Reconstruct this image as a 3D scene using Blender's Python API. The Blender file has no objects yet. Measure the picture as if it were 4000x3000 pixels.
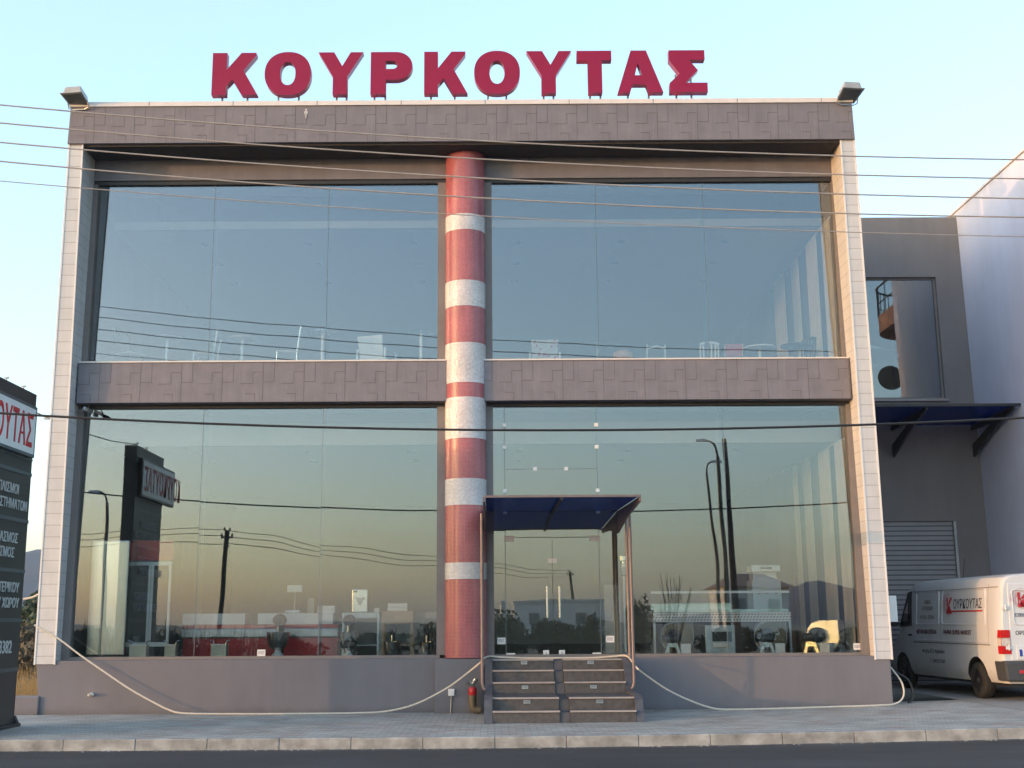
import bpy, bmesh, math, random
from mathutils import Vector, Matrix
random.seed(7)
R = math.radians
scene = bpy.context.scene
COL = scene.collection

# ------------------------------------------------------------------ camera
PITCH = math.atan(930/4650.0)
cam_d = bpy.data.cameras.new('camera')
cam = bpy.data.objects.new('camera', cam_d); COL.objects.link(cam)
cam_d.sensor_width = 36.0
cam_d.lens = 36.0*4650/4000
cam_d.shift_x = 0.01875
cam_d.clip_start = 0.1; cam_d.clip_end = 6000
cam.location = (0, -22.4, 1.63)
cam.rotation_euler = (Matrix.Rotation(math.pi/2+PITCH, 4, 'X') @ Matrix.Rotation(-0.006, 4, 'Z')).to_euler()
scene.camera = cam

# ------------------------------------------------------------------ sky, sun, exposure
SUN_EL, SUN_AZ = R(4.5), R(243)
w = bpy.data.worlds.new('World'); scene.world = w; w.use_nodes = True
nt = w.node_tree; bg = nt.nodes['Background']
sky = nt.nodes.new('ShaderNodeTexSky'); sky.sky_type = 'NISHITA'; sky.sun_disc = False
sky.sun_elevation = SUN_EL; sky.sun_rotation = SUN_AZ
sky.altitude = 50; sky.air_density = 1.0; sky.dust_density = 2.2; sky.ozone_density = 1.5
hs = nt.nodes.new('ShaderNodeHueSaturation'); hs.inputs['Saturation'].default_value = 1.05   # hazy, washed-out evening sky
nt.links.new(sky.outputs[0], hs.inputs['Color']); 
hz = nt.nodes.new('ShaderNodeVectorMath'); hz.operation = 'MULTIPLY_ADD'          # thin high haze evens the sky out
hz.inputs[1].default_value = (.70, .72, .78); hz.inputs[2].default_value = (.31, .41, .48)
nt.links.new(hs.outputs[0], hz.inputs[0]); nt.links.new(hz.outputs[0], bg.inputs[0])
bg.inputs[1].default_value = 0.15
sl = bpy.data.lights.new('sun', 'SUN'); sl.energy = .5; sl.angle = R(0.5); sl.color = (.62, 0.30, 0.15)
so = bpy.data.objects.new('sun', sl); COL.objects.link(so)
sd = Vector((math.sin(SUN_AZ)*math.cos(SUN_EL), math.cos(SUN_AZ)*math.cos(SUN_EL), math.sin(SUN_EL)))
so.rotation_euler = sd.to_track_quat('Z', 'Y').to_euler(); so.location = sd*60
vs = scene.view_settings
vs.view_transform = 'Standard'; vs.look = 'None'; vs.gamma = 1; vs.exposure = 2.7
scene.cycles.caustics_reflective = False; scene.cycles.caustics_refractive = False
scene.cycles.max_bounces = 10; scene.cycles.transparent_max_bounces = 24; scene.cycles.glossy_bounces = 5
scene.cycles.use_denoising = True

# ------------------------------------------------------------------ materials
def new_mat(name):
    m = bpy.data.materials.new(name); m.use_nodes = True
    return m, m.node_tree, m.node_tree.nodes['Principled BSDF']
def mat(name, col, rough=.6, metal=0, noise=.12, nscale=6.0, bump=0.0, bscale=60.0, spec=.5, coat=0, streak=None):
    m, t, p = new_mat(name)
    p.inputs['Roughness'].default_value = rough; p.inputs['Metallic'].default_value = metal
    p.inputs['Specular IOR Level'].default_value = spec; p.inputs['Coat Weight'].default_value = coat
    tc = t.nodes.new('ShaderNodeTexCoord')
    n = t.nodes.new('ShaderNodeTexNoise'); n.inputs['Scale'].default_value = nscale; n.inputs['Detail'].default_value = 6
    if streak:
        mp = t.nodes.new('ShaderNodeMapping'); mp.inputs['Scale'].default_value = streak
        t.links.new(tc.outputs['Object'], mp.inputs[0]); t.links.new(mp.outputs[0], n.inputs['Vector'])
    else: t.links.new(tc.outputs['Object'], n.inputs['Vector'])
    mr = t.nodes.new('ShaderNodeMapRange'); mr.inputs[1].default_value = .3; mr.inputs[2].default_value = .7
    mr.inputs[3].default_value = 1-noise; mr.inputs[4].default_value = 1+noise
    t.links.new(n.outputs[0], mr.inputs[0])
    mx = t.nodes.new('ShaderNodeVectorMath'); mx.operation = 'SCALE'; mx.inputs[0].default_value = col[:3]
    t.links.new(mr.outputs[0], mx.inputs['Scale']); t.links.new(mx.outputs[0], p.inputs['Base Color'])
    if bump:
        n2 = t.nodes.new('ShaderNodeTexNoise'); n2.inputs['Scale'].default_value = bscale; n2.inputs['Detail'].default_value = 4
        t.links.new(tc.outputs['Object'], n2.inputs['Vector'])
        b = t.nodes.new('ShaderNodeBump'); b.inputs['Strength'].default_value = bump; b.inputs['Distance'].default_value = .01
        t.links.new(n2.outputs[0], b.inputs['Height']); t.links.new(b.outputs[0], p.inputs['Normal'])
    return m
def math_node(t, op, a, b=None):
    n = t.nodes.new('ShaderNodeMath'); n.operation = op
    for i, v in enumerate((a, b)):
        if v is None: continue
        if isinstance(v, (int, float)): n.inputs[i].default_value = v
        else: t.links.new(v, n.inputs[i])
    return n.outputs[0]
def line_mat(name, col, dark, axis, period, width, rough=.45, noise=.06):
    """panels with thin joint lines every `period` metres along one object axis"""
    m = mat(name, col, rough, noise=noise, nscale=2.5)
    t = m.node_tree; p = t.nodes['Principled BSDF']
    tc = t.nodes.new('ShaderNodeTexCoord'); sp = t.nodes.new('ShaderNodeSeparateXYZ')
    t.links.new(tc.outputs['Object'], sp.inputs[0])
    f = math_node(t, 'FRACT', math_node(t, 'DIVIDE', sp.outputs[axis], period))
    k = math_node(t, 'LESS_THAN', f, width/period)
    old = p.inputs['Base Color'].links[0].from_socket
    mx = t.nodes.new('ShaderNodeMix'); mx.data_type = 'RGBA'
    t.links.new(k, mx.inputs[0]); t.links.new(old, mx.inputs[6]); mx.inputs[7].default_value = (*dark, 1)
    t.links.new(mx.outputs[2], p.inputs['Base Color'])
    b = t.nodes.new('ShaderNodeBump'); b.invert = True; b.inputs['Strength'].default_value = .5; b.inputs['Distance'].default_value = .01
    t.links.new(k, b.inputs['Height']); t.links.new(b.outputs[0], p.inputs['Normal'])
    return m
def glass_mat(name, tint, refl, wav=0.0, grazing=.75):
    m = bpy.data.materials.new(name); m.use_nodes = True; t = m.node_tree; t.nodes.clear()
    out = t.nodes.new('ShaderNodeOutputMaterial'); mix = t.nodes.new('ShaderNodeMixShader')
    tr = t.nodes.new('ShaderNodeBsdfTransparent'); tr.inputs[0].default_value = (*tint, 1)
    gl = t.nodes.new('ShaderNodeBsdfGlossy'); gl.inputs['Roughness'].default_value = 0.0
    gl.inputs[0].default_value = (.92, .96, 1, 1)
    lw = t.nodes.new('ShaderNodeFresnel'); lw.inputs[0].default_value = 1.5
    mr = t.nodes.new('ShaderNodeMapRange'); mr.inputs[1].default_value = .04; mr.inputs[2].default_value = 1
    mr.inputs[3].default_value = refl; mr.inputs[4].default_value = grazing
    t.links.new(lw.outputs[0], mr.inputs[0]); t.links.new(mr.outputs[0], mix.inputs[0])
    t.links.new(tr.outputs[0], mix.inputs[1]); t.links.new(gl.outputs[0], mix.inputs[2]); t.links.new(mix.outputs[0], out.inputs[0])
    if wav:
        tc = t.nodes.new('ShaderNodeTexCoord'); n = t.nodes.new('ShaderNodeTexNoise'); n.inputs['Scale'].default_value = 1.1; n.inputs['Detail'].default_value = 0
        t.links.new(tc.outputs['Object'], n.inputs['Vector'])
        b = t.nodes.new('ShaderNodeBump'); b.inputs['Strength'].default_value = wav; b.inputs['Distance'].default_value = .01
        t.links.new(n.outputs[0], b.inputs['Height']); t.links.new(b.outputs[0], gl.inputs['Normal'])
    return m
def brick_uv_mat(name, c1, c2, mortar, bw, bh, msize, rough, sparkle=0.0, space='UV', offset=.5, spec=.5, freq=2):
    m, t, p = new_mat(name)
    tc = t.nodes.new('ShaderNodeTexCoord'); br = t.nodes.new('ShaderNodeTexBrick')
    t.links.new(tc.outputs[space], br.inputs['Vector'])
    br.offset = offset; br.offset_frequency = freq
    br.inputs['Color1'].default_value = (*c1, 1); br.inputs['Color2'].default_value = (*c2, 1); br.inputs['Mortar'].default_value = (*mortar, 1)
    br.inputs['Scale'].default_value = 1; br.inputs['Mortar Size'].default_value = msize
    br.inputs['Brick Width'].default_value = bw; br.inputs['Row Height'].default_value = bh
    br.inputs['Mortar Smooth'].default_value = .1
    p.inputs['Roughness'].default_value = rough; p.inputs['Specular IOR Level'].default_value = spec
    n = t.nodes.new('ShaderNodeTexNoise'); n.inputs['Scale'].default_value = 1.3; n.inputs['Detail'].default_value = 8
    t.links.new(tc.outputs[space], n.inputs['Vector'])
    mr = t.nodes.new('ShaderNodeMapRange'); mr.inputs[1].default_value = .3; mr.inputs[2].default_value = .7; mr.inputs[3].default_value = .82; mr.inputs[4].default_value = 1.15
    t.links.new(n.outputs[0], mr.inputs[0])
    mx = t.nodes.new('ShaderNodeVectorMath'); mx.operation = 'SCALE'
    t.links.new(br.outputs[0], mx.inputs[0]); t.links.new(mr.outputs[0], mx.inputs['Scale']); t.links.new(mx.outputs[0], p.inputs['Base Color'])
    b = t.nodes.new('ShaderNodeBump'); b.invert = True; b.inputs['Strength'].default_value = .6; b.inputs['Distance'].default_value = .004
    t.links.new(br.outputs['Fac'], b.inputs['Height'])
    if sparkle:   # every little tile sits at its own slight angle
        vo = t.nodes.new('ShaderNodeTexVoronoi'); vo.inputs['Scale'].default_value = 1/bw*1.3
        t.links.new(tc.outputs[space], vo.inputs['Vector'])
        b2 = t.nodes.new('ShaderNodeBump'); b2.inputs['Strength'].default_value = sparkle; b2.inputs['Distance'].default_value = .01
        t.links.new(vo.outputs['Distance'], b2.inputs['Height']); t.links.new(b.outputs[0], b2.inputs['Normal']); t.links.new(b2.outputs[0], p.inputs['Normal'])
    else: t.links.new(b.outputs[0], p.inputs['Normal'])
    return m

M = {}
M['fascia'] = mat('fascia_tile', (.198, .187, .212), .62, noise=.09, nscale=3, bump=.15, bscale=180)
M['joint'] = mat('tile_joint', (.125, .11, .115), .8, noise=.1)
M['joint_pale'] = mat('tile_joint_pale', (.245, .225, .24), .7, noise=.1)
M['plaster'] = mat('grey_plaster', (.172, .168, .189), .85, noise=.06, nscale=1.2, bump=.3, bscale=140)
M['jamb'] = mat('jamb_grey', (.2, .18, .175), .6, noise=.06)
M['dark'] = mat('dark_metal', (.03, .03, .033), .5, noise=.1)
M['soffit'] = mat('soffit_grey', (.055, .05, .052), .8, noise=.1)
M['cap'] = mat('white_capping', (.72, .66, .62), .45, noise=.05)
M['fin'] = line_mat('white_cladding', (.60, .60, .605), (.36, .345, .34), 2, .2135, .010)
M['finedge'] = mat('white_trim', (.78, .76, .74), .4, noise=.04)
M['glass'] = glass_mat('shop_glass', (.94, .975, .975), .122, .16)
M['glass_in'] = glass_mat('clear_glass', (.93, .97, .96), .03)
M['silicone'] = mat('silicone_joint', (.26, .29, .30), .4)
M['red_mosaic'] = brick_uv_mat('red_mosaic', (.44, .078, .105), (.35, .06, .08), (.46, .29, .30), .024, .024, .0018, .22, .05, offset=0)
M['white_mosaic'] = brick_uv_mat('white_mosaic', (.74, .71, .72), (.6, .57, .58), (.5, .46, .46), .05, .024, .0016, .16, .55)
M['letter'] = mat('red_letter', (.275, .010, .056), .5, spec=.25, noise=.05, nscale=3)
M['letter_side'] = mat('red_letter_return', (.28, .015, .04), .4, noise=.08, nscale=5)
M['steel'] = mat('stainless', (.62, .62, .60), .24, 1.0, noise=.08, streak=(2, 2, 40))
M['dark_steel'] = mat('dark_reflection_steel', (.16, .125, .09), .25, 1.0, noise=.2)  # fan plates: reflection of dark surroundings painted into the steel colour
M['steel_soft'] = mat('brushed_steel', (.66, .62, .54), .36, 1.0, noise=.08)
M['steel_dull'] = mat('galvanised', (.42, .43, .44), .42, 1.0, noise=.15)
M['post'] = mat('bronze_post', (.22, .17, .165), .5, .4, noise=.1)
M['white'] = mat('white_paint', (.78, .77, .75), .4, noise=.04)
M['van_white'] = mat('van_white', (.66, .67, .68), .3, noise=.05, nscale=1.5, coat=.4)
M['black'] = mat('black_plastic', (.02, .02, .022), .5)
M['rubber'] = mat('tyre_rubber', (.022, .021, .02), .8, noise=.25)
M['grey_plastic'] = mat('grey_bumper', (.055, .056, .058), .55, noise=.1)
M['text_dark'] = mat('text_navy', (.02, .025, .06), .5)
M['text_maroon'] = mat('text_maroon', (.10, .02, .03), .5)
M['text_red'] = mat('text_red', (.50, .02, .03), .45)
M['text_grey'] = mat('text_pale', (.55, .58, .58), .5)
M['totem'] = mat('totem_panel', (.032, .037, .038), .42, noise=.1, nscale=2)
M['totem_line'] = mat('totem_trim', (.075, .10, .115), .35, noise=.1)
M['sign_white'] = mat('sign_acrylic', (.80, .84, .85), .25, noise=.03)
M['granite'] = mat('step_granite', (.074, .070, .073), .5, noise=.25, nscale=14, bump=.05)
M['slate'] = mat('step_slate', (.072, .075, .09), .55, noise=.25, nscale=8)
M['nosing'] = mat('step_nosing', (.34, .31, .30), .5, noise=.12)
M['lampgrey'] = mat('lamp_grey', (.36, .37, .37), .5)
M['lens'] = mat('lamp_lens', (.13, .14, .14), .25)
M['rope'] = mat('rope', (.60, .55, .47), .8, noise=.15, nscale=40)
M['wire'] = mat('wire', (.36, .33, .31), .6)
M['wire_dark'] = mat('wire_black', (.015, .015, .017), .6)
M['kerb'] = mat('kerb_concrete', (.31, .31, .30), .9, noise=.38, nscale=4, bump=.5, bscale=50)
M['wood'] = mat('pole_wood', (.05, .04, .032), .85, noise=.3)
M['red_paint'] = mat('red_paint', (.48, .018, .025), .4)
M['yellow'] = mat('brass_yellow', (.17, .13, .085), .55, .3)
M['int_wall'] = mat('interior_wall', (.50, .47, .44), .8, noise=.03)
M['int_ceil'] = mat('interior_ceiling', (.66, .64, .61), .8, noise=.03)
M['bulkhead'] = mat('bulkhead_paint', (.42, .38, .35), .8, noise=.03)
M['int_floor'] = mat('interior_floor', (.18, .165, .15), .35, noise=.08)
M['curtain'] = mat('curtain_cloth', (.62, .52, .43), .85, noise=.08, streak=(4, 4, .3))
M['pale_wall'] = mat('lavender_render', (.66, .69, .82), .85, noise=.05, nscale=.8, bump=.15, bscale=120)
M['wing'] = mat('wing_plaster', (.225, .205, .20), .85, noise=.06, nscale=1, bump=.2, bscale=140)
M['shutter'] = line_mat('roller_shutter', (.30, .29, .30), (.10, .1, .105), 2, .115, .03, .5)
M['dark_wood'] = mat('walnut_wood', (.10, .05, .03), .5, noise=.2, streak=(1, 1, 10))
M['pale_wood'] = mat('beech_wood', (.45, .31, .2), .5, noise=.15)
M['fabric_dark'] = mat('fabric_dark', (.05, .05, .055), .9)
M['brick_roof'] = mat('roof_tile', (.34, .19, .14), .8, noise=.2)
M['cream'] = mat('cream_wall', (.42, .37, .31), .85)
M['leaf'] = mat('leaf', (.055, .075, .028), .6, noise=.5, nscale=1.5)
M['leaf_dark'] = mat('leaf_dark', (.028, .038, .02), .7, noise=.5, nscale=1.2)
M['leaf_dry'] = mat('leaf_dry', (.30, .22, .10), .8, noise=.4, nscale=1.0)
M['scrub'] = mat('scrub_brown', (.11, .095, .065), .9, noise=.5, nscale=1.5)
M['bark'] = mat('bark', (.06, .045, .035), .9, noise=.3)
M['hill'] = mat('hill_scrub_haze', (.026, .042, .068), .95, noise=.45, nscale=.012)  # blue of the distant haze is mixed into the scrub colour
M['earth'] = mat('earth', (.16, .135, .095), .95, noise=.4, nscale=.4, bump=.5, bscale=3)
M['concrete'] = mat('yard_concrete', (.30, .275, .255), .9, noise=.2, nscale=1.2, bump=.2, bscale=60)
def blue_sheet():
    m, t, p = new_mat('blue_polycarbonate')
    p.inputs['Base Color'].default_value = (.012, .05, .22, 1); p.inputs['Roughness'].default_value = .25
    mix = t.nodes.new('ShaderNodeMixShader'); tr = t.nodes.new('ShaderNodeBsdfTransparent'); tr.inputs[0].default_value = (.07, .2, .55, 1)
    mix.inputs[0].default_value = .5
    t.links.new(p.outputs[0], mix.inputs[1]); t.links.new(tr.outputs[0], mix.inputs[2])
    t.links.new(mix.outputs[0], t.nodes['Material Output'].inputs[0]); return m
M['blue'] = blue_sheet()
def asphalt():
    m = mat('asphalt', (.036, .037, .04), .8, noise=.3, nscale=1.0, bump=.6, bscale=130, streak=(.35, 1.6, 1))
    return m
M['asphalt'] = asphalt()
M['paver'] = brick_uv_mat('pavers', (.31, .305, .285), (.42, .405, .375), (.19, .185, .17), .21, .105, .006, .85, 0, 'Object')
def weather_shade(m, amt, sx=5.0, sz=.25, foot=None):
    t = m.node_tree; p = t.nodes['Principled BSDF']; old = p.inputs['Base Color'].links[0].from_socket
    tc = t.nodes.new('ShaderNodeTexCoord'); mp = t.nodes.new('ShaderNodeMapping'); mp.inputs['Scale'].default_value = (sx, sx, sz)
    n = t.nodes.new('ShaderNodeTexNoise'); n.inputs['Scale'].default_value = 1; n.inputs['Detail'].default_value = 8; n.inputs['Roughness'].default_value = .65
    t.links.new(tc.outputs['Object'], mp.inputs[0]); t.links.new(mp.outputs[0], n.inputs['Vector'])
    mr = t.nodes.new('ShaderNodeMapRange'); mr.inputs[1].default_value = .35; mr.inputs[2].default_value = .68; mr.inputs[3].default_value = 1+amt*.5; mr.inputs[4].default_value = 1-amt
    t.links.new(n.outputs[0], mr.inputs[0]); k = mr.outputs[0]
    mx = t.nodes.new('ShaderNodeVectorMath'); mx.operation = 'SCALE'; t.links.new(old, mx.inputs[0]); t.links.new(k, mx.inputs['Scale']); out = mx.outputs[0]
    if foot:     # ragged-edged band: dust on road and van, grime with painted shading on plaster
        sp = t.nodes.new('ShaderNodeSeparateXYZ'); t.links.new(tc.outputs['Object'], sp.inputs[0])
        n2 = t.nodes.new('ShaderNodeTexNoise'); n2.inputs['Scale'].default_value = 4; n2.inputs['Detail'].default_value = 8; t.links.new(tc.outputs['Object'], n2.inputs['Vector'])
        h = math_node(t, 'ADD', sp.outputs[foot[0]], math_node(t, 'MULTIPLY', n2.outputs[0], foot[2]))
        m2 = t.nodes.new('ShaderNodeMapRange'); m2.inputs[1].default_value = foot[1]; m2.inputs[2].default_value = foot[1]+foot[3]; m2.inputs[3].default_value = .55 if foot[3] > 0 else 0; m2.inputs[4].default_value = 0 if foot[3] > 0 else .55
        if foot[3] < 0: m2.inputs[1].default_value = foot[1]+foot[3]; m2.inputs[2].default_value = foot[1]
        t.links.new(h, m2.inputs[0])
        cm = t.nodes.new('ShaderNodeMix'); cm.data_type = 'RGBA'; t.links.new(m2.outputs[0], cm.inputs[0]); t.links.new(out, cm.inputs[6]); cm.inputs[7].default_value = (*foot[4], 1); out = cm.outputs[2]
    t.links.new(out, p.inputs['Base Color'])
weather_shade(M['plaster'], .065, 3, .4, (2, .14, .22, .16, (.10, .095, .092)))  # dark plinth foot: grime band that also paints in the slight base shading
weather_shade(M['fascia'], .08, 7, .5); weather_shade(M['fin'], .07, 6, .3); weather_shade(M['wing'], .07, 2.5, .25); weather_shade(M['pale_wall'], .05, 2, .2)
weather_shade(M['asphalt'], .22, .6, 1, (1, -4.97, .35, -.22, (.17, .155, .135)))
weather_shade(M['van_white'], .04, 2, .6, (2, .42, .3, .3, (.34, .31, .27)))
weather_shade(M['concrete'], .2, 1.2, 1); weather_shade(M['kerb'], .25, 2.5, 5)
def add_red_pavers(m):
    t = m.node_tree; br = [n for n in t.nodes if n.type == 'TEX_BRICK'][0]; p = t.nodes['Principled BSDF']
    vo = t.nodes.new('ShaderNodeTexVoronoi'); vo.inputs['Scale'].default_value = 1.0
    tc = [n for n in t.nodes if n.type == 'TEX_COORD'][0]
    mp = t.nodes.new('ShaderNodeMapping'); mp.inputs['Scale'].default_value = (2.4, 9.5, 1)
    t.links.new(tc.outputs['Object'], mp.inputs[0]); t.links.new(mp.outputs[0], vo.inputs['Vector'])
    sp = t.nodes.new('ShaderNodeSeparateColor'); t.links.new(vo.outputs['Color'], sp.inputs[0])
    k = math_node(t, 'MULTIPLY', math_node(t, 'GREATER_THAN', sp.outputs[0], .93), .5)
    old = p.inputs['Base Color'].links[0].from_socket
    mx = t.nodes.new('ShaderNodeMix'); mx.data_type = 'RGBA'
    t.links.new(k, mx.inputs[0]); t.links.new(old, mx.inputs[6]); mx.inputs[7].default_value = (.32, .15, .11, 1)
    t.links.new(mx.outputs[2], p.inputs['Base Color'])
add_red_pavers(M['paver'])

# ------------------------------------------------------------------ mesh helpers
class MB:
    def __init__(s): s.v = []; s.f = []; s.m = []; s.uv = {}
    def add(s, vs, fs, m=0):
        o = len(s.v); s.v += [tuple(v) for v in vs]
        for f in fs: s.f.append([i+o for i in f]); s.m.append(m)
        return s
    def hexa(s, b, t, m=0):
        return s.add(list(b)+list(t), [(3, 2, 1, 0), (4, 5, 6, 7), (0, 1, 5, 4), (1, 2, 6, 5), (2, 3, 7, 6), (3, 0, 4, 7)], m)
    def box(s, x0, x1, y0, y1, z0, z1, m=0):
        return s.hexa([(x0, y0, z0), (x1, y0, z0), (x1, y1, z0), (x0, y1, z0)], [(x0, y0, z1), (x1, y0, z1), (x1, y1, z1), (x0, y1, z1)], m)
    def prism(s, poly, fn, d0, d1, m=0):
        n = len(poly); vs = [fn(a, b, d0) for a, b in poly]+[fn(a, b, d1) for a, b in poly]
        return s.add(vs, [tuple(range(n))[::-1], tuple(range(n, 2*n))]+[(i, (i+1) % n, n+(i+1) % n, n+i) for i in range(n)], m)
    def tube(s, pts, r, n=8, m=0, closed=False):
        pts = [Vector(p) for p in pts]; N = len(pts); rs = r if isinstance(r, (list, tuple)) else [r]*N
        T = []
        for i in range(N):
            a = pts[(i-1) % N] if closed else pts[max(i-1, 0)]; b = pts[(i+1) % N] if closed else pts[min(i+1, N-1)]
            T.append((b-a).normalized())
        u = Vector((0, 0, 1)).cross(T[0])
        if u.length < 1e-3: u = Vector((1, 0, 0)).cross(T[0])
        u.normalize(); vs = []
        for i in range(N):
            u = (u-T[i]*u.dot(T[i])).normalized(); v = T[i].cross(u)
            for k in range(n):
                a = 2*math.pi*k/n; vs.append(pts[i]+(u*math.cos(a)+v*math.sin(a))*rs[i])
        fs = []
        for i in range(N if closed else N-1):
            j = (i+1) % N
            for k in range(n): fs.append((i*n+k, i*n+(k+1) % n, j*n+(k+1) % n, j*n+k))
        if not closed: fs += [tuple(range(n))[::-1], tuple((N-1)*n+k for k in range(n))]
        return s.add(vs, fs, m)
    def cyl(s, p0, p1, r0, r1=None, n=16, m=0): return s.tube([p0, p1], [r0, r0 if r1 is None else r1], n, m)
    def lathe(s, prof, c, n=24, m=0, axis='z'):
        vs = []
        for r, h in prof:
            for k in range(n):
                a = 2*math.pi*k/n; x, y = r*math.cos(a), r*math.sin(a)
                vs.append((c[0]+x, c[1]+y, c[2]+h) if axis == 'z' else ((c[0]+h, c[1]+x, c[2]+y) if axis == 'x' else (c[0]+y, c[1]+h, c[2]+x)))
        fs = [(i*n+k, i*n+(k+1) % n, (i+1)*n+(k+1) % n, (i+1)*n+k) for i in range(len(prof)-1) for k in range(n)]
        fs += [tuple(range(n))[::-1], tuple((len(prof)-1)*n+k for k in range(n))]
        return s.add(vs, fs, m)
    def build(s, name, mats, parent=None, loc=(0, 0, 0), smooth=False, bevel=0, rot=None, off=(0, 0, 0)):
        me = bpy.data.meshes.new(name)
        me.from_pydata([(v[0]-off[0], v[1]-off[1], v[2]-off[2]) for v in s.v], [], s.f)
        for mm in (mats if isinstance(mats, (list, tuple)) else [mats]): me.materials.append(mm)
        me.polygons.foreach_set('material_index', s.m)
        bm = bmesh.new(); bm.from_mesh(me); bmesh.ops.recalc_face_normals(bm, faces=bm.faces)
        if bevel:
            es = [e for e in bm.edges if len(e.link_faces) == 2 and e.calc_face_angle(0) > .6]
            bmesh.ops.bevel(bm, geom=es, offset=bevel, segments=2, affect='EDGES', profile=.5)
        bm.to_mesh(me); bm.free()
        if smooth:
            me.polygons.foreach_set('use_smooth', [True]*len(me.polygons))
            try: me.set_sharp_from_angle(angle=R(40))
            except Exception: pass
        o = bpy.data.objects.new(name, me); COL.objects.link(o); o.location = loc
        if rot: o.rotation_euler = rot
        if parent: o.parent = parent
        return o
def tag(o, label, cat, group=None):
    o['label'] = label; o['category'] = cat
    if group: o['group'] = group
    return o
def struct(o, kind='structure'): o['kind'] = kind; return o
def thing(name, label, cat, loc=(0, 0, 0), rz=0, group=None):
    o = bpy.data.objects.new(name, None); COL.objects.link(o); o.empty_display_size = .3
    o.location = loc; o.rotation_euler = (0, 0, rz)
    return tag(o, label, cat, group)
def dup(src, loc, rz, label, group=None):
    r = src.copy(); COL.objects.link(r); r.location = loc; r.rotation_euler = (0, 0, rz); r['label'] = label
    if group: r['group'] = group
    for ch in list(src.children):
        c = ch.copy(); COL.objects.link(c); c.parent = r
        for g in list(ch.children):
            d = g.copy(); COL.objects.link(d); d.parent = c
    return r
XZ = lambda a, b, d: (a, d, b)
YZ = lambda a, b, d: (d, a, b)
XY = lambda a, b, d: (a, b, d)
def text(s, size, mtx, name, m, parent=None, extrude=.002, bold=.0, sx=1.0, align='LEFT', sp=1.0):
    cu = bpy.data.curves.new(name, 'FONT'); cu.body = s; cu.size = size; cu.extrude = extrude; cu.offset = bold
    cu.align_x = align; cu.align_y = 'BOTTOM_BASELINE'; cu.space_character = sp; cu.resolution_u = 3
    t = bpy.data.objects.new(name, cu); COL.objects.link(t)
    me = bpy.data.meshes.new_from_object(t.evaluated_get(bpy.context.evaluated_depsgraph_get()))
    bpy.data.objects.remove(t); bpy.data.curves.remove(cu)
    me.transform(mtx @ Matrix.Diagonal((sx, 1, 1, 1)))
    me.materials.clear(); me.materials.append(m)
    o = bpy.data.objects.new(name, me); COL.objects.link(o)
    if parent: o.parent = parent
    return o
def frame(loc, xd, yd):
    x = Vector(xd).normalized(); y = Vector(yd).normalized(); z = x.cross(y)
    mt = Matrix((x, y, z)).transposed().to_4x4(); mt.translation = Vector(loc); return mt
def flat_letter(name, contours, depth, m, parent, y):
    """contours in x,z -> a solid with holes, front face at y, back at y+depth"""
    cu = bpy.data.curves.new(name, 'CURVE'); cu.dimensions = '2D'; cu.fill_mode = 'BOTH'; cu.extrude = depth/2
    for c in contours:
        s = cu.splines.new('POLY'); s.points.add(len(c)-1); s.use_cyclic_u = True
        for p, (a, b) in zip(s.points, c): p.co = (a, b, 0, 1)
    t = bpy.data.objects.new(name, cu); COL.objects.link(t)
    me = bpy.data.meshes.new_from_object(t.evaluated_get(bpy.context.evaluated_depsgraph_get()))
    bpy.data.objects.remove(t); bpy.data.curves.remove(cu)
    me.transform(Matrix(((1, 0, 0, 0), (0, 0, -1, y+depth/2), (0, 1, 0, 0), (0, 0, 0, 1))))
    me.materials.clear(); me.materials.append(m[0]); me.materials.append(m[1])
    for p in me.polygons: p.material_index = 0 if abs(p.normal.y) > .7 else 1
    o = bpy.data.objects.new(name, me); COL.objects.link(o); o.parent = parent
    return o
def foliage(mb, c, rad, n, size, rng, hollow=.35, flat=1.0):
    for _ in range(n):
        while True:
            p = Vector((rng.uniform(-1, 1), rng.uniform(-1, 1), rng.uniform(-1, 1)))
            if hollow < p.length < 1: break
        q = Vector((c[0]+p.x*rad[0], c[1]+p.y*rad[1], c[2]+p.z*rad[2]))
        a = Vector((rng.gauss(0, 1), rng.gauss(0, 1), rng.gauss(0, 1)*flat)).normalized()
        b = a.orthogonal().normalized(); b = Matrix.Rotation(rng.uniform(0, 6.28), 3, a) @ b; d = a.cross(b)
        s = size*rng.uniform(.6, 1.3)
        mb.add([q-b*s, q+d*s*.45, q+b*s, q-d*s*.45], [(0, 1, 2, 3)])

# ------------------------------------------------------------------ ground
def zpav(x): return .05 + (.0011*min(x+1.5, 11)**2 if x > -1.5 else 0)
KY = -5.05     # inner edge of the kerb
def strip(name, m, x0, x1, ys, zf, nx=60):
    mb = MB(); xs = [x0+(x1-x0)*i/nx for i in range(nx+1)]
    for y in ys:
        mb.v += [(x, y, zf(x, y)) for x in xs]
    for j in range(len(ys)-1):
        for i in range(nx): mb.f.append([j*(nx+1)+i, j*(nx+1)+i+1, (j+1)*(nx+1)+i+1, (j+1)*(nx+1)+i]); mb.m.append(0)
    return struct(mb.build(name, m))
strip('pavement', M['paver'], -40, 8.6, [KY, -3, -1, .4], lambda x, y: zpav(x))
strip('yard', M['concrete'], 8.6, 40, [KY, -2, 1, 9], lambda x, y: zpav(x)+.004, 20)
strip('road', M['asphalt'], -150, 150, [-14.5, -9, KY-.12], lambda x, y: zpav(x)-.14, 90)
g = MB(); S = 1400
g.add([(-S, -S, -.32), (S, -S, -.32), (S, S, -.32), (-S, S, -.32)], [(0, 1, 2, 3)])
struct(g.build('ground', M['earth']))
mb = MB(); x = -60.0; k = 0
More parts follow.
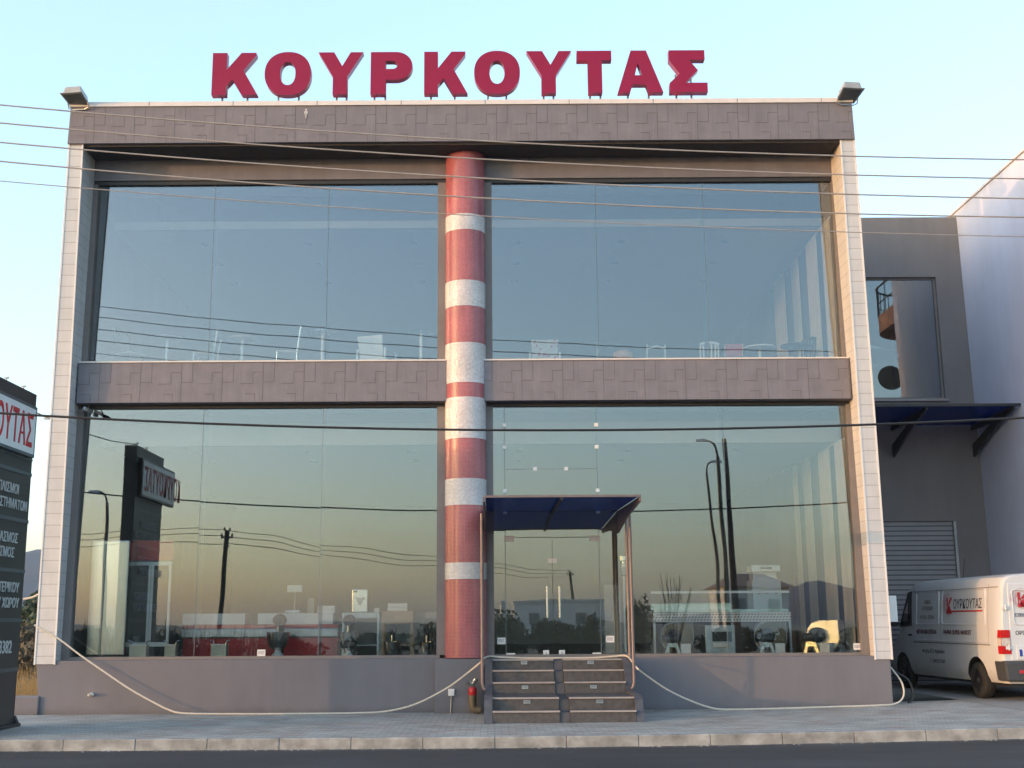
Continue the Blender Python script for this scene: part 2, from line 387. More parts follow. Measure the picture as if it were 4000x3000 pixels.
while x < 60:
    L = 1.0; a, b = x+.002, x+L-.002; za, zb = zpav(a)+.012, zpav(b)+.012
    j = random.uniform(-.006, .006)
    mb.hexa([(a, KY-.17+j, za-.3), (b, KY-.17+j, zb-.3), (b, KY+.01, zb-.3), (a, KY+.01, za-.3)],
            [(a, KY-.14+j, za), (b, KY-.14+j, zb), (b, KY+.01, zb), (a, KY+.01, za)])
    x += L; k += 1
struct(mb.build('kerb', M['kerb'], bevel=.012))

mb = MB(); rg = random.Random(5)
for k in range(420):
    x = rg.uniform(-9.5, 10); y = KY-.16-abs(rg.gauss(0, .09)); z = zpav(x)-.14; r_ = rg.uniform(.006, .022)
    v = [(x+r_*math.cos(a)*rg.uniform(.7, 1.2), y+r_*math.sin(a)*rg.uniform(.7, 1.2), z-.002) for a in (0, 1.3, 2.5, 3.8, 5)]
    mb.add(v+[(x, y, z+r_*rg.uniform(.5, 1))], [(i, (i+1) % 5, 5) for i in range(5)])
struct(mb.build('gutter_grit', M['kerb']), 'stuff')
# ------------------------------------------------------------------ main building
B = thing('showroom_building', 'two-storey grey showroom with big glass bays, white side fins and a striped column', 'building', (0, 0, 0))
def part(mb, name, m, parent=B, **k): return mb.build(name, m, parent, **k)
XL, XR = -8.05, 6.95
# shell: walls, roof, floors
part(MB().box(-8.0, -7.86, .16, 14, 0, 11.3), 'side_wall', M['plaster'])
part(MB().box(6.92, 7.1, .16, 14, 0, 11.3), 'side_wall', M['plaster'])
part(MB().box(-7.86, 6.92, 13.8, 14, 0, 11.3), 'back_wall', M['int_wall'])
part(MB().box(-8.0, 7.1, -.05, 14, 11.3, 11.41), 'roof_slab', M['plaster'])
part(MB().box(-7.86, 6.92, .02, 13.8, .6, .985), 'ground_floor', M['int_floor'])
f1 = part(MB().box(-7.86, 6.92, .06, 13.8, 6.05, 6.46), 'upper_floor', M['int_floor'])
for nm, z0, z1, zc in (('lower', 5.12, 5.56, 5.78), ('upper', 9.66, 9.82, 10.4)):
    c = part(MB().box(-7.86, 6.92, 1.3, 13.8, z0+.012, z0+.2), 'ceiling', M['int_ceil'])
    MB().box(-7.86, 6.92, 1.18, 1.297, z0, z1).build('bulkhead', M['bulkhead'], c)
    MB().box(-7.86, 6.92, .07, 1.3, zc, zc+.08).build('window_soffit', M['int_ceil'], c)
    for ix in range(6):
        for iy in range(3):
            if nm == 'lower' and iy == 2: continue
            px, py = -6.2+ix*2.25, 2.2+iy*1.5
            d = MB(); d.lathe([(.05, 0), (.085, 0), (.095, -.012), (.085, -.022), (.05, -.014)], (px, py, z0+.011), 18)
            d.build('downlight', M['dark'], c)
    if nm == 'upper':
        for px in (-3.4, 1.1, 2.5, -.9):
            d = MB(); d.lathe([(.06, 0), (.1, 0), (.11, -.012), (.1, -.022), (.06, -.014)], (px, .75, zc-.001), 18); d.build('downlight', M['dark'], c)
# plinth
def leanbox(mb, xl0, xl1, xr0, xr1, y0, y1, z0, z1, m=0):
    return mb.hexa([(xl0, y0, z0), (xr0, y0, z0), (xr0, y1, z0), (xl0, y1, z0)], [(xl1, y0, z1), (xr1, y0, z1), (xr1, y1, z1), (xl1, y1, z1)], m)
part(leanbox(MB(), -8.14, -8.27, 7.14, 7.14, -.36, .16, -.2, .99), 'plinth', M['plaster'], bevel=.008)
part(MB().box(-1.06, -.19, -.57, -.365, -.2, .985), 'column_base', M['plaster'], bevel=.008)
part(MB().box(-7.95, -1.0, -.1, .05, .992, 1.045), 'sill', M['jamb'])
part(MB().box(-.06, 6.9, -.1, .05, .992, 1.045), 'sill', M['jamb'])
# fins (lean forward towards the top)
def fin(name, b0, b1, t0, t1):
    z0, z1 = .93, 10.72
    mb = MB().hexa([(b0, -.36-.02, z0), (b1, -.38, z0), (b1, .15, z0), (b0, .15, z0)], [(t0, -.83, z1), (t1, -.83, z1), (t1, .15, z1), (t0, .15, z1)])
    o = part(mb, 'side_fin', M['fin'], bevel=.006)
    e = MB()
    for bx, tx in ((b0, t0), (b1, t1)):
        e.hexa([(bx-.014, -.392, z0-.004), (bx+.014, -.392, z0-.004), (bx+.014, -.36, z0-.004), (bx-.014, -.36, z0-.004)],
               [(tx-.014, -.842, z1), (tx+.014, -.842, z1), (tx+.014, -.81, z1), (tx-.014, -.81, z1)])
    e.build('edge_trim', M['finedge'], o)
    return o
fin('l', -8.29, -7.93, -8.13, -7.87)
fin('r', 6.87, 7.17, 6.73, 6.99)
# fascia with its tile joints
fz0, fz1 = 10.70, 11.42
def joints(mb, x0, x1, z0, z1, yf, phase=0.0):
    """staggered rectangular tiles: joint strips in a repeating module, on the face yf(z)"""
    H = z1-z0; Wm = .775
    segs = [('v', 0, 0, .5, 1), ('v', 0, 0, 0, .5), ('h', 0, .27, .5, 0), ('v', .27, 0, .5, 1), ('v', .43, 1, .46, 1), ('h', .43, .75, .46, 0), ('v', .75, 0, .46, .75), ('h', .75, 1, .75, 0),
            ('v', .57, 1, 0, .46), ('v', .9, 1, 0, .5), ('h', .57, .8, .2, 0), ('v', .8, 0, 0, .2), ('v', .3, 1, 0, .44)]
    for mname, pale in (('tile_joint', 0), ('pale_joint', 1)):
        k = math.floor((x0-phase)/Wm); mi = 2 if pale else 1
        while k*Wm+phase < x1:
            bx = k*Wm+phase
            for kind, a, b, c, d in segs:
                if kind == 'v':
                    if b != pale: continue
                    xx = bx+a*Wm; ww = .0045
                    if not x0+.01 < xx < x1-.01: continue
                    za, zb = z0+c*H, z0+d*H
                    mb.hexa([(xx-ww, yf(za)-.002, za), (xx+ww, yf(za)-.002, za), (xx+ww, yf(za)+.003, za), (xx-ww, yf(za)+.003, za)],
                            [(xx-ww, yf(zb)-.002, zb), (xx+ww, yf(zb)-.002, zb), (xx+ww, yf(zb)+.003, zb), (xx-ww, yf(zb)+.003, zb)], mi)
                elif not pale:
                    xa, xb = max(bx+a*Wm, x0), min(bx+b*Wm, x1)
                    if xb-xa < .02: continue
                    zz = z0+c*H; mb.box(xa, xb, yf(zz)-.0025, yf(zz)+.003, zz-.005, zz+.005, mi)
            k += 1
    return mb
TILES = [M['fascia'], M['joint'], M['joint_pale']]
fm = MB().hexa([(-8.15, -.88, fz0), (6.99, -.88, fz0), (6.99, .1, fz0), (-8.15, .1, fz0)], [(-8.11, -.93, fz1), (6.96, -.93, fz1), (6.96, .1, fz1), (-8.11, .1, fz1)])
joints(fm, -8.12, 6.97, fz0+.005, fz1-.005, lambda z: -.88-.05*(z-fz0)/(fz1-fz0), .1)
for zz, ww in ((11.33, .012), (11.28, .03), (11.24, .016), (11.2, .008)): fm.box(-3.57-ww, -3.57+ww, -.93, -.88-.05*(zz-fz0)/(fz1-fz0)-.003, zz-.03, zz+.03, 3)
fa = part(fm, 'fascia', TILES+[M['cap']])
cj = MB().box(-8.13, 6.98, -.955, .2, 11.422, 11.515)
for i in range(9): cj.box(-6.6+i*1.62, -6.59+i*1.62, -.958, -.95, 11.428, 11.51, 1)
part(cj, 'parapet_capping', [M['cap'], M['joint']])
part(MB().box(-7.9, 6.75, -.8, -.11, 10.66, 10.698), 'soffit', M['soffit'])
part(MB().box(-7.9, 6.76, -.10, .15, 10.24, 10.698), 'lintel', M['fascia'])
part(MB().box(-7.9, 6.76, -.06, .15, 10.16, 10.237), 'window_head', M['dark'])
# mid beams
for x0, x1, ph in ((-7.86, -.875, .3), (-.165, 6.77, .55)):
    bm_ = part(joints(MB().box(x0, x1, -.31, .15, 5.73, 6.50), x0, x1, 5.735, 6.495, lambda z: -.31, ph), 'floor_beam', TILES)
    MB().box(x0, x1, -.33, .05, 6.502, 6.53).build('beam_capping', M['cap'], bm_)
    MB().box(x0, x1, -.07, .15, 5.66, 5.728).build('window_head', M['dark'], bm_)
# jambs
for x0, x1 in ((-7.93, -7.78), (-1.06, -.86), (-.18, 0.0), (6.72, 6.88)):
    part(MB().box(x0, x1, -.1, .14, 1.047, 5.655), 'window_jamb', M['jamb'])
    part(MB().box(x0, x1, -.1, .14, 6.535, 10.155), 'window_jamb', M['jamb'])
# column
bands = [(1.0, 'r'), (2.40, 'w'), (2.70, 'r'), (3.75, 'w'), (4.24, 'r'), (4.99, 'w'), (5.77, 'r'), (6.05, 'w'), (6.82, 'r'), (7.53, 'w'), (8.04, 'r'), (9.05, 'w'), (9.37, 'r'), (10.6, None)]
def ring(z0, z1, rad, c=(-.52, -.145), n=64):
    me = bpy.data.meshes.new('column'); vs, fs, uvs = [], [], []
    for k in range(n+1):
        a = 2*math.pi*k/n
        for z in (z0, z1): vs.append((c[0]+rad*math.sin(a), c[1]-rad*math.cos(a), z))
    for k in range(n):
        fs.append((2*k, 2*k+2, 2*k+3, 2*k+1)); uvs += [(rad*2*math.pi*k/n, z0), (rad*2*math.pi*(k+1)/n, z0), (rad*2*math.pi*(k+1)/n, z1), (rad*2*math.pi*k/n, z1)]
    me.from_pydata(vs, [], fs); u = me.uv_layers.new(name='UVMap')
    for i, q in enumerate(uvs): u.data[i].uv = q
    me.polygons.foreach_set('use_smooth', [True]*len(me.polygons))
    return me
core = bpy.data.objects.new('column', ring(1.0, 10.655, .385)); core.data.materials.append(M['red_mosaic']); COL.objects.link(core); core.parent = B
for (z0, kd), (z1, _) in zip(bands[:-1], bands[1:]):
    if kd == 'w':
        me = ring(z0, z1, .391); me.name = 'white_band'; me.materials.append(M['white_mosaic'])
        o = bpy.data.objects.new('white_band', me); COL.objects.link(o); o.parent = core
# glazing
def pane(x0, x1, z0, z1, fin_at=None, parent=B):
    g_ = .005
    a, b, c = (random.uniform(-.0035, .0035) for _ in range(3)); xa, xb, za, zb = x0+g_, x1-g_, z0+g_, z1-g_
    o = part(MB().hexa([(xa, a, za), (xb, b, za), (xb, b+.012, za), (xa, a+.012, za)], [(xa, a+c, zb), (xb, b+c, zb), (xb, b+c+.012, zb), (xa, a+c+.012, zb)]), 'window_pane', M['glass'])
    if fin_at:
        MB().box(fin_at-.008, fin_at+.008, .02, .42, z0, z1).build('glass_fin', M['glass_in'], o)
        MB().box(fin_at-.004, fin_at+.004, .002, .018, z0, z1).build('silicone_joint', M['silicone'], o)
    return o
U0, U1, L0, L1 = 6.52, 10.18, 1.02, 5.68
for xs in ((-7.8, -5.48, -3.22, -1.0), (-.05, 2.05, 4.18, 6.75)):
    for i, (a, b) in enumerate(zip(xs[:-1], xs[1:])): pane(a, b, U0, U1, b if i < 2 else None)
for xs in ((-7.8, -5.52, -3.24, -1.0),):
    for i, (a, b) in enumerate(zip(xs[:-1], xs[1:])): pane(a, b, L0, L1, b if i < 2 else None)
pane(-.05, .215, L0, L1); pane(.215, 1.965, 4.465, L1); pane(.215, 1.965, 3.18, 4.465)
pane(1.965, 4.38, L0, L1, 4.38); pane(4.38, 6.85, L0, L1)
for x in (.215, 1.965): part(MB().box(x-.004, x+.004, .001, .013, 1.03, L1), 'silicone_joint', M['silicone'])
part(MB().box(.215, 1.965, .001, .013, 4.461, 4.469), 'silicone_joint', M['silicone'])
part(MB().box(.225, 1.955, -.01, .02, 3.172, 3.184), 'silicone_joint', M['silicone'])
for x, z in ((.215, 5.3), (.215, 4.88), (.215, 4.05), (.79, 4.465), (1.38, 4.465), (1.965, 5.3), (1.965, 4.88), (1.965, 4.05), (.215, 3.66), (1.965, 3.66)):
    part(MB().box(x-.036, x+.036, -.022, .03, z-.036, z+.036), 'glass_clamp', M['finedge'], bevel=.004)
for x0, x1, hx, sgn in ((.222, 1.086, .98, 1), (1.094, 1.958, 1.21, -1)):
    d = part(MB().box(x0, x1, -.003, .009, 1.03, 3.17), 'door', M['glass'])
    MB().box(hx-.016, hx+.016, -.07, -.045, 1.7, 2.28).box(hx-.008, hx+.008, -.05, -.002, 1.78, 1.8).box(hx-.008, hx+.008, -.05, -.002, 2.18, 2.2).build('handle', M['steel'], d, bevel=.004)
    ex = x0 if sgn > 0 else x1
    MB().box(min(ex, ex+sgn*.16)-.03*(sgn > 0), max(ex, ex+sgn*.16)+.03*(sgn < 0), -.02, .02, 3.10, 3.21).build('hinge_plate', M['white'], d, bevel=.003)
    MB().box(min(ex, ex+sgn*.16), max(ex, ex+sgn*.16), -.02, .02, 1.015, 1.07).build('pivot_plate', M['white'], d, bevel=.003)
    lx = hx-.03 if sgn > 0 else hx+.03
    MB().box(lx-.055, lx+.055, -.02, .02, 1.02, 1.12).cyl((lx, -.028, 1.065), (lx, -.015, 1.065), .014, m=1).build('floor_lock', [M['white'], M['black']], d, bevel=.003)
part(MB().box(1.01, 1.17, -.024, .024, 2.70, 2.79).box(1.085, 1.095, -.027, .02, 2.70, 2.79, 1), 'door_lock', [M['white'], M['joint']], bevel=.003)
for x in (.09, .14): part(MB().box(x, x+.012, .03, .3, 1.0, 5.5), 'glass_fin', M['glass_in'])

# ------------------------------------------------------------------ roof letters
def ell(cx, cz, a, b, n=40, p=2.2):
    out = []
    for i in range(n):
        t = 2*math.pi*i/n; c, s = math.cos(t), math.sin(t)
        out.append((cx+a*math.copysign(abs(c)**(2/p), c), cz+b*math.copysign(abs(s)**(2/p), s)))
    return out
def glyph(ch):
    if ch == 'K': return [[(0, 0), (.315, 0), (.315, .20), (.45, .36), (.66, 0), (1, 0), (.68, .58), (.95, .94), (.95, 1), (.63, 1), (.315, .60), (.315, 1), (0, 1)]]
    if ch == 'O': return [ell(.5, .5, .5, .515), ell(.5, .5, .165, .275)]
    if ch == 'Y': return [[(.33, 0), (.65, 0), (.65, .42), (1, 1), (.72, 1), (.535, .67), (.35, 1), (0, 1), (.33, .42)]]
    if ch == 'P':
        o = [(0, 0), (.36, 0), (.36, .335), (.60, .335)]
        o += [(.60+.40*math.sin(a), .668-.333*math.cos(a)) for a in [math.pi*i/18 for i in range(1, 18)]]
        o += [(.60, 1), (0, 1)]
        h = [(.36, .595), (.53, .595)]+[(.53+.11*math.sin(a), .69-.095*math.cos(a)) for a in [math.pi*i/10 for i in range(1, 10)]]+[(.53, .785), (.36, .785)]
        return [o, h]
    if ch == 'T': return [[(.32, 0), (.72, 0), (.72, .77), (1, .77), (1, 1), (0, 1), (0, .77), (.32, .77)]]
    if ch == 'A': return [[(0, 0), (.27, 0), (.325, .19), (.625, .19), (.69, 0), (1, 0), (.645, 1), (.305, 1)], [(.385, .41), (.545, .41), (.455, .70)]]
    if ch == 'S': return [[(0, 0), (1, 0), (1, .225), (.42, .225), (.76, .52), (.53, .77), (.95, .77), (.95, 1), (0, 1), (0, .76), (.27, .44), (0, .22)]]
order = {'K': 'kappa', 'O': 'omicron', 'Y': 'ypsilon', 'P': 'rho', 'T': 'tau', 'A': 'alpha', 'S': 'sigma'}
LET = [('K', -5.47, -4.57, 'red roof letter K at the left end of the roof sign', (.2, .75)), ('O', -4.44, -3.53, 'red roof letter O between the first K and the first Y', (.28, .72)),
       ('Y', -3.39, -2.51, 'red roof letter Y standing left of the P', (.4, .62)), ('P', -2.36, -1.54, 'red roof letter P, the only one in the roof sign', (.08, .34)),
       ('K', -1.31, -.46, 'red roof letter K between the P and the second O', (.15, .7)), ('O', -.33, .57, 'red roof letter O just right of the striped column, before the second Y', (.3, .7)),
       ('Y', .70, 1.58, 'red roof letter Y standing left of the T', (.38, .6)), ('T', 1.69, 2.37, 'red roof letter T between Y and A', (.38, .68)),
       ('A', 2.48, 3.37, 'red roof letter A between T and sigma', (.24, .7)), ('S', 3.50, 4.24, 'red roof letter sigma at the right end of the roof sign', (.2, .6))]
for ch, x0, x1, lab, legs in LET:
    z0, z1 = 11.765, 12.65
    t = thing('roof_letter', lab, 'sign letter', ((x0+x1)/2, -.62, 11.515), 0, 'red letters standing along the roof edge')
    cs = [[((a-.5)*(x1-x0), z0-11.515+b*(z1-z0)) for a, b in c] for c in glyph(ch)]
    flat_letter('letter_body', cs, .16, (M['letter'], M['letter_side']), t, -.08)
    for l in legs:
        lx = (l-.5)*(x1-x0)
        top = .7 if ch == 'S' else .3
        MB().box(lx-.018, lx+.018, .085, .12, 0.003, top).box(lx-.018, lx+.018, -.02, .14, 0.001, .01).build('support_leg', M['steel_dull'], t)
# ------------------------------------------------------------------ floodlights on the roof corners
def floodlight(x, rz, lab):
    t = thing('floodlight', lab, 'floodlight', (x, -.96, 11.515), rz, 'floodlights on the roof corners')
    h = MB().hexa([(-.19, -.30, .05), (.19, -.30, .05), (.17, .08, -.06), (-.17, .08, -.06)], [(-.16, -.27, .2), (.16, -.27, .2), (.14, .06, .13), (-.14, .06, .13)])
    h.build('housing', M['lampgrey'], t, bevel=.02)
    MB().hexa([(-.22, -.34, .035), (.22, -.34, .035), (.19, .1, -.075), (-.19, .1, -.075)], [(-.22, -.34, .05), (.22, -.34, .05), (.19, .1, -.06), (-.19, .1, -.06)]).build('lens_frame', M['lampgrey'], t, bevel=.004)
    MB().hexa([(-.18, -.30, .02), (.18, -.30, .02), (.15, .06, -.072), (-.15, .06, -.072)], [(-.18, -.30, .03), (.18, -.30, .03), (.15, .06, -.062), (-.15, .06, -.062)]).build('lens', M['lens'], t)
    MB().tube([(-.2, -.06, 0), (-.2, 0, -.12), (-.12, .02, -.15), (.12, .02, -.15), (.2, 0, -.12), (.2, -.06, 0)], .013).build('bracket', M['steel_dull'], t)
floodlight(-7.95, R(-8), 'grey floodlight on the left corner of the roof edge')
floodlight(6.86, R(8), 'grey floodlight on the right corner of the roof edge')

# ------------------------------------------------------------------ entrance steps
st = thing('entrance_steps', 'dark stone entrance steps in two flights with pale nosings below the glass door', 'steps', (1.1, -1.5, .05))
so_ = (1.1, -1.5, .05)
RZ = [.05, .245, .435, .62, .81, .985]; RY = [-2.87, -2.60, -1.42, -1.16, -.90]
for x0, x1 in ((-.03, 1.03), (1.2, 2.24)):
    pl = [(-.38, .0)]+[(-2.87, .0)]
    for i, y in enumerate(RY):
        pl += [(y, RZ[i]), (y, RZ[i+1]-.03)] if i == 0 else [(y, RZ[i]-.03), (y, RZ[i+1]-.03)]
    pl += [(-.38, RZ[5]-.03)]
    fl = MB().prism(pl, YZ, x0, x1).build('flight', M['granite'], st, off=so_)
    for i, y in enumerate(RY):
        y1 = RY[i+1] if i < 4 else -.38
        MB().box(x0-.004, x1+.004, y-.02, y1-.001, RZ[i+1]-.03, RZ[i+1]).build('tread', M['granite'], fl, off=so_)
        MB().box(x0-.005, x1+.005, y-.024, y+.03, RZ[i+1]-.022, RZ[i+1]+.003).build('nosing', M['nosing'], fl, off=so_)
    for i in (1, 2, 4):
        xc = (x0+x1)/2+(.02 if x0 < 1 else -.03); zc = (RZ[i]+RZ[i+1])/2+.03
        if i == 2: zc -= .02
        MB().box(xc-.055, xc+.055, RY[i]-.012, RY[i]+.01, zc-.03, zc+.025).box(xc-.043, xc+.043, RY[i]-.014, RY[i]-.011, zc-.006, zc-.001, 1).box(xc-.043, xc+.043, RY[i]-.014, RY[i]-.011, zc+.008, zc+.013, 1).build('step_light', [M['steel_dull'], M['dark']], fl, off=so_)
cp = [(-.38, 0), (-2.84, 0), (-2.84, .22), (-2.57, .22), (-2.57, .40), (-1.39, .40), (-1.39, .6), (-1.13, .6), (-1.13, .79), (-.88, .79), (-.88, .97), (-.38, .97)]
MB().prism(cp, YZ, 1.035, 1.195).build('centre_block', M['slate'], st, off=so_)
cheek = [(-.38, 0), (-2.92, 0), (-2.92, .06), (-2.72, .40), (-2.58, .47), (-1.5, .47), (-1.40, .55), (-1.0, 1.0), (-.9, 1.005), (-.38, 1.005)]
MB().prism(cheek, YZ, -.17, -.036).build('cheek_wall', M['slate'], st, off=so_)
MB().prism(cheek, YZ, 2.245, 2.37).build('cheek_wall', M['slate'], st, off=so_)

# ------------------------------------------------------------------ blue canopy over the door
ca = thing('entrance_canopy', 'flat blue translucent canopy on bronze posts over the glass entrance door', 'canopy', (1.1, -1.5, .05))
co = (1.1, -1.5, .05)
def canz(y): return 3.66+(y/3.5)*.08
MB().hexa([(-.13, -3.5, canz(-3.5)), (2.31, -3.5, canz(-3.5)), (2.31, -.03, canz(0)), (-.13, -.03, canz(0))], [(-.13, -3.5, canz(-3.5)+.012), (2.31, -3.5, canz(-3.5)+.012), (2.31, -.03, canz(0)+.012), (-.13, -.03, canz(0)+.012)]).build('roof_sheet', M['blue'], ca, off=co)
MB().box(-.16, 2.34, -3.53, -3.48, canz(-3.5)-.012, canz(-3.5)+.022).build('front_rail', M['post'], ca, off=co)
MB().hexa([(1.06, -3.5, 3.53), (1.11, -3.5, 3.53), (1.11, -.05, 3.60), (1.06, -.05, 3.60)], [(1.06, -3.5, 3.57), (1.11, -3.5, 3.57), (1.11, -.05, 3.655), (1.06, -.05, 3.655)]).build('rafter', M['dark'], ca, off=co)
for x in (-.17, 2.315):
    MB().prism([(-3.5, 3.57), (-3.5, 3.50), (-1.5, 3.41), (-.03, 3.25), (-.03, 3.655)], YZ, x, x+.03).build('side_beam', M['post'], ca, off=co)
for x, y, z0 in ((-.21, -1.5, .50), (2.38, -1.5, .50), (-.21, -.95, .9), (2.38, -.95, .9)):
    inn = .05 if x < 0 else -.05
    MB().tube([(x, y, 3.5-.0), (x, y, z0+.12), (x+inn*.3, y, z0+.04), (x+inn, y, z0)], .027, 14).build('post', M['post'], ca, off=co, smooth=True)

# ------------------------------------------------------------------ totem sign
TX, TY0, TY1, TZ = -7.62, -2.86, -4.95, 5.40
to = thing('totem_sign', 'tall dark pylon sign with white lettering and a white box with red lettering', 'sign', (TX-.13, -3.9, .05))
toff = (TX-.13, -3.9, .05)
MB().box(TX-.27, TX, TY1, TY0, .06, TZ).build('pylon_body', M['totem'], to, off=toff, bevel=.01)
MB().box(TX-.33, TX+.07, TY1-.1, TY0+.1, .05, .1).prism([(TX, .1), (TX+.06, .1), (TX, .22)], XZ, TY0-.03, TY0+.06).build('base_plate', M['dark'], to, off=toff)
rows = [4.03, 3.26, 2.46, 1.69, .92]
tr = MB()
for z in rows: tr.box(TX-.004, TX+.012, TY1+.01, TY0-.005, z-.012, z+.045)
tr.box(TX-.004, TX+.014, TY1+.01, TY0-.02, 5.15, 5.19).box(TX-.004, TX+.014, TY1+.01, TY0-.02, 4.27, 4.31)
tr.build('panel_trim', M['totem_line'], to, off=toff)
lb = MB().box(TX+.003, TX+.09, -5.6, -3.02, 4.31, 5.15).build('light_box', M['totem_line'], to, off=toff, bevel=.006)
MB().box(TX+.088, TX+.094, -5.54, -3.08, 4.36, 5.10).build('sign_face', M['sign_white'], lb, off=toff)
def tt(s, y_right, z, h, name, m, x=TX+.014, sx=.8, parent=to, bold=.0, sp=1.0):
    mt = frame((x-toff[0], y_right-toff[1], z-toff[2]), (0, 1, 0), (0, 0, 1))
    return text(s, h/.728, mt, name, m, parent, .004, bold, sx, 'RIGHT', sp)
tt('ΚΟΥΡΚΟΥΤΑΣ', -3.17, 4.47, .52, 'lettering', M['text_red'], TX+.096, .58, lb, .012, 1.06)
for s, yr, z in (('ΕΞΟΠΛΙΣΜΟΙ', -3.36, 3.68), ('ΚΑΤΑΣΤΗΜΑΤΩΝ', -2.98, 3.44), ('ΣΧΕΔΙΑΣΜΟΣ', -3.27, 2.91), ('ΕΚΣΥΓΧΡΟΝΙΣΜΟΣ', -3.37, 2.68), ('ΕΣΩΤΕΡΙΚΟΥ', -3.08, 2.14), ('ΕΞΩΤΕΡΙΚΟΥ ΧΩΡΟΥ', -3.04, 1.90), ('3382', -3.2, 1.2)):
    tt(s, yr, z, .15 if s != '3382' else .2, 'lettering', M['text_grey'], sx=.92, bold=.003)
cl = MB()
for y in (-3.2, -3.9): cl.cyl((TX-.1, y, TZ), (TX-.1, y, TZ+.07), .012).box(TX-.13, TX-.07, y-.025, y+.025, TZ+.07, TZ+.09)
cl.build('cable_clip', M['steel_dull'], to, off=toff)

# ------------------------------------------------------------------ wires and their poles
def para(p0, p1, p2, x):
    (x0, z0), (x1, z1), (x2, z2) = p0, p1, p2
    return z0*(x-x1)*(x-x2)/((x0-x1)*(x0-x2))+z1*(x-x0)*(x-x2)/((x1-x0)*(x1-x2))+z2*(x-x0)*(x-x1)/((x2-x0)*(x2-x1))
W = [((-7.15, 9.06), (.3, 8.43), (7.68, 8.12)), ((-7.13, 8.78), (.3, 8.15), (7.65, 7.83)), ((-7.11, 8.48), (.29, 7.86), (7.62, 7.53)), ((-7.09, 8.19), (.29, 7.56), (7.59, 7.25)), ((-7.07, 7.89), (.29, 7.29), (7.57, 6.96))]
nm = ['topmost', 'second highest', 'middle', 'fourth highest', 'lowest and thinnest']
PXL, PXR = -20.0, 24.0
for i, q in enumerate(W):
    pts = [(x, -6.2, para(*q, x)) for x in [PXL+(PXR-PXL)*k/40 for k in range(41)]]
    o = MB().tube(pts, .007 if i == 4 else .0105, 6).build('overhead_wire', M['wire'], smooth=True)
    tag(o, f'{nm[i]} of the five thin wires crossing in front of the upper floor', 'wire', 'thin overhead wires')
q = ((-6.81, 4.5), (.26, 4.22), (7.32, 4.35))
o = MB().tube([(x, -6.2, para(*q, x)) for x in [-16+32*k/40 for k in range(41)]], .0165, 8).build('overhead_cable', M['wire_dark'], smooth=True)
tag(o, 'thick black cable sagging across the ground floor windows', 'cable')
o = MB().tube([(TX-.1, -3.2, TZ+.05), (-8.0, -2.3, 5.40), (-8.4, -1.2, 5.46), (-8.75, .6, 5.62)], .011, 6).build('service_cable', M['wire_dark'], smooth=True)
tag(o, 'short black cable from the pylon sign top to the building side', 'cable')
o = MB().box(-8.8, -8.02, .56, .64, 5.58, 5.66).build('cable_bracket', M['steel_dull']); tag(o, 'small metal arm on the building side holding the black cable', 'bracket')

# ------------------------------------------------------------------ rope and small fittings on the plinth
rp = [(-8.33, -.41, 1.63), (-7.9, -.415, 1.40), (-7.45, -.45, 1.09), (-7.02, -.5, .82), (-6.5, -.55, .5), (-6.05, -.6, .27), (-5.75, -.65, .14), (-5.45, -.7, .085), (-4.5, -.72, .07), (-3.4, -.74, .07), (-2.4, -.72, .075), (-1.9, -.7, .10), (-1.4, -.75, .22), (-.85, -.9, .49), (-.5, -1.15, .74), (-.24, -1.45, .95), (-.2, -1.3, 1.0), (-.1, -.93, 1.04), (.1, -.8, 1.02), (.6, -.78, 1.0), (1.1, -.78, 1.0), (1.7, -.78, 1.0), (2.1, -.8, 1.02), (2.33, -.93, 1.03), (2.42, -1.5, .86), (2.6, -1.35, .72), (3.0, -1.1, .46), (3.4, -.9, .27), (3.8, -.75, .13), (4.15, -.7, .095), (5.0, -.68, .105), (6.0, -.62, .125), (6.8, -.55, .14), (7.15, -.45, .16), (7.33, -.36, .28), (7.36, -.25, .5), (7.25, -.15, .72), (7.16, -.05, .85)]
def smooth_path(p, k=4):
    p = [Vector(q) for q in p]; out = []
    for i in range(len(p)-1):
        a, b, c, d = p[max(i-1, 0)], p[i], p[i+1], p[min(i+2, len(p)-1)]
        for j in range(k):
            t = j/k; out.append(.5*((2*b)+(-a+c)*t+(2*a-5*b+4*c-d)*t*t+(-a+3*b-3*c+d)*t**3))
    return out+[p[-1]]
o = MB().tube(smooth_path(rp), .016, 8).build('rope', M['rope'], smooth=True); tag(o, 'cream rope hanging slack in front of the plinth and tied at the canopy posts', 'rope')
o = MB().tube(smooth_path([(7.2, .1, 1.0), (7.3, .1, .75), (7.42, .1, .66), (7.58, .08, .55), (7.64, .05, .36), (7.6, 0, .2), (7.52, -.03, .145)]), .022, 8).build('hose', M['black'], smooth=True); tag(o, 'black hose bent in a loop at the right corner of the plinth', 'hose')
hy = thing('fire_hydrant', 'red and brass fire hose inlet at the foot of the left canopy post', 'hydrant', (-.35, -.75, .05))
MB().tube(smooth_path([(.1, .0, .06), (-.02, 0, .09), (-.04, 0, .2), (-.04, 0, .32)]), .07, 12).build('elbow_pipe', M['yellow'], hy, smooth=True)
MB().lathe([(.06, .31), (.075, .33), (.075, .42), (.055, .46)], (-.04, 0, 0), 16).build('body', M['red_paint'], hy, smooth=True)
MB().tube([(-.04, 0, .45), (-.05, -.02, .52)], [.05, .055], 14).tube([(-.07, -.03, .50), (-.14, -.07, .56)], [.04, .045], 12).tube([(-.03, -.03, .52), (.03, -.06, .6)], [.04, .045], 12).build('coupling', M['steel'], hy, smooth=True)
cb = thing('conduit_box', 'small grey box on a thin pipe below the striped column', 'box', (-.77, -.6, .05))
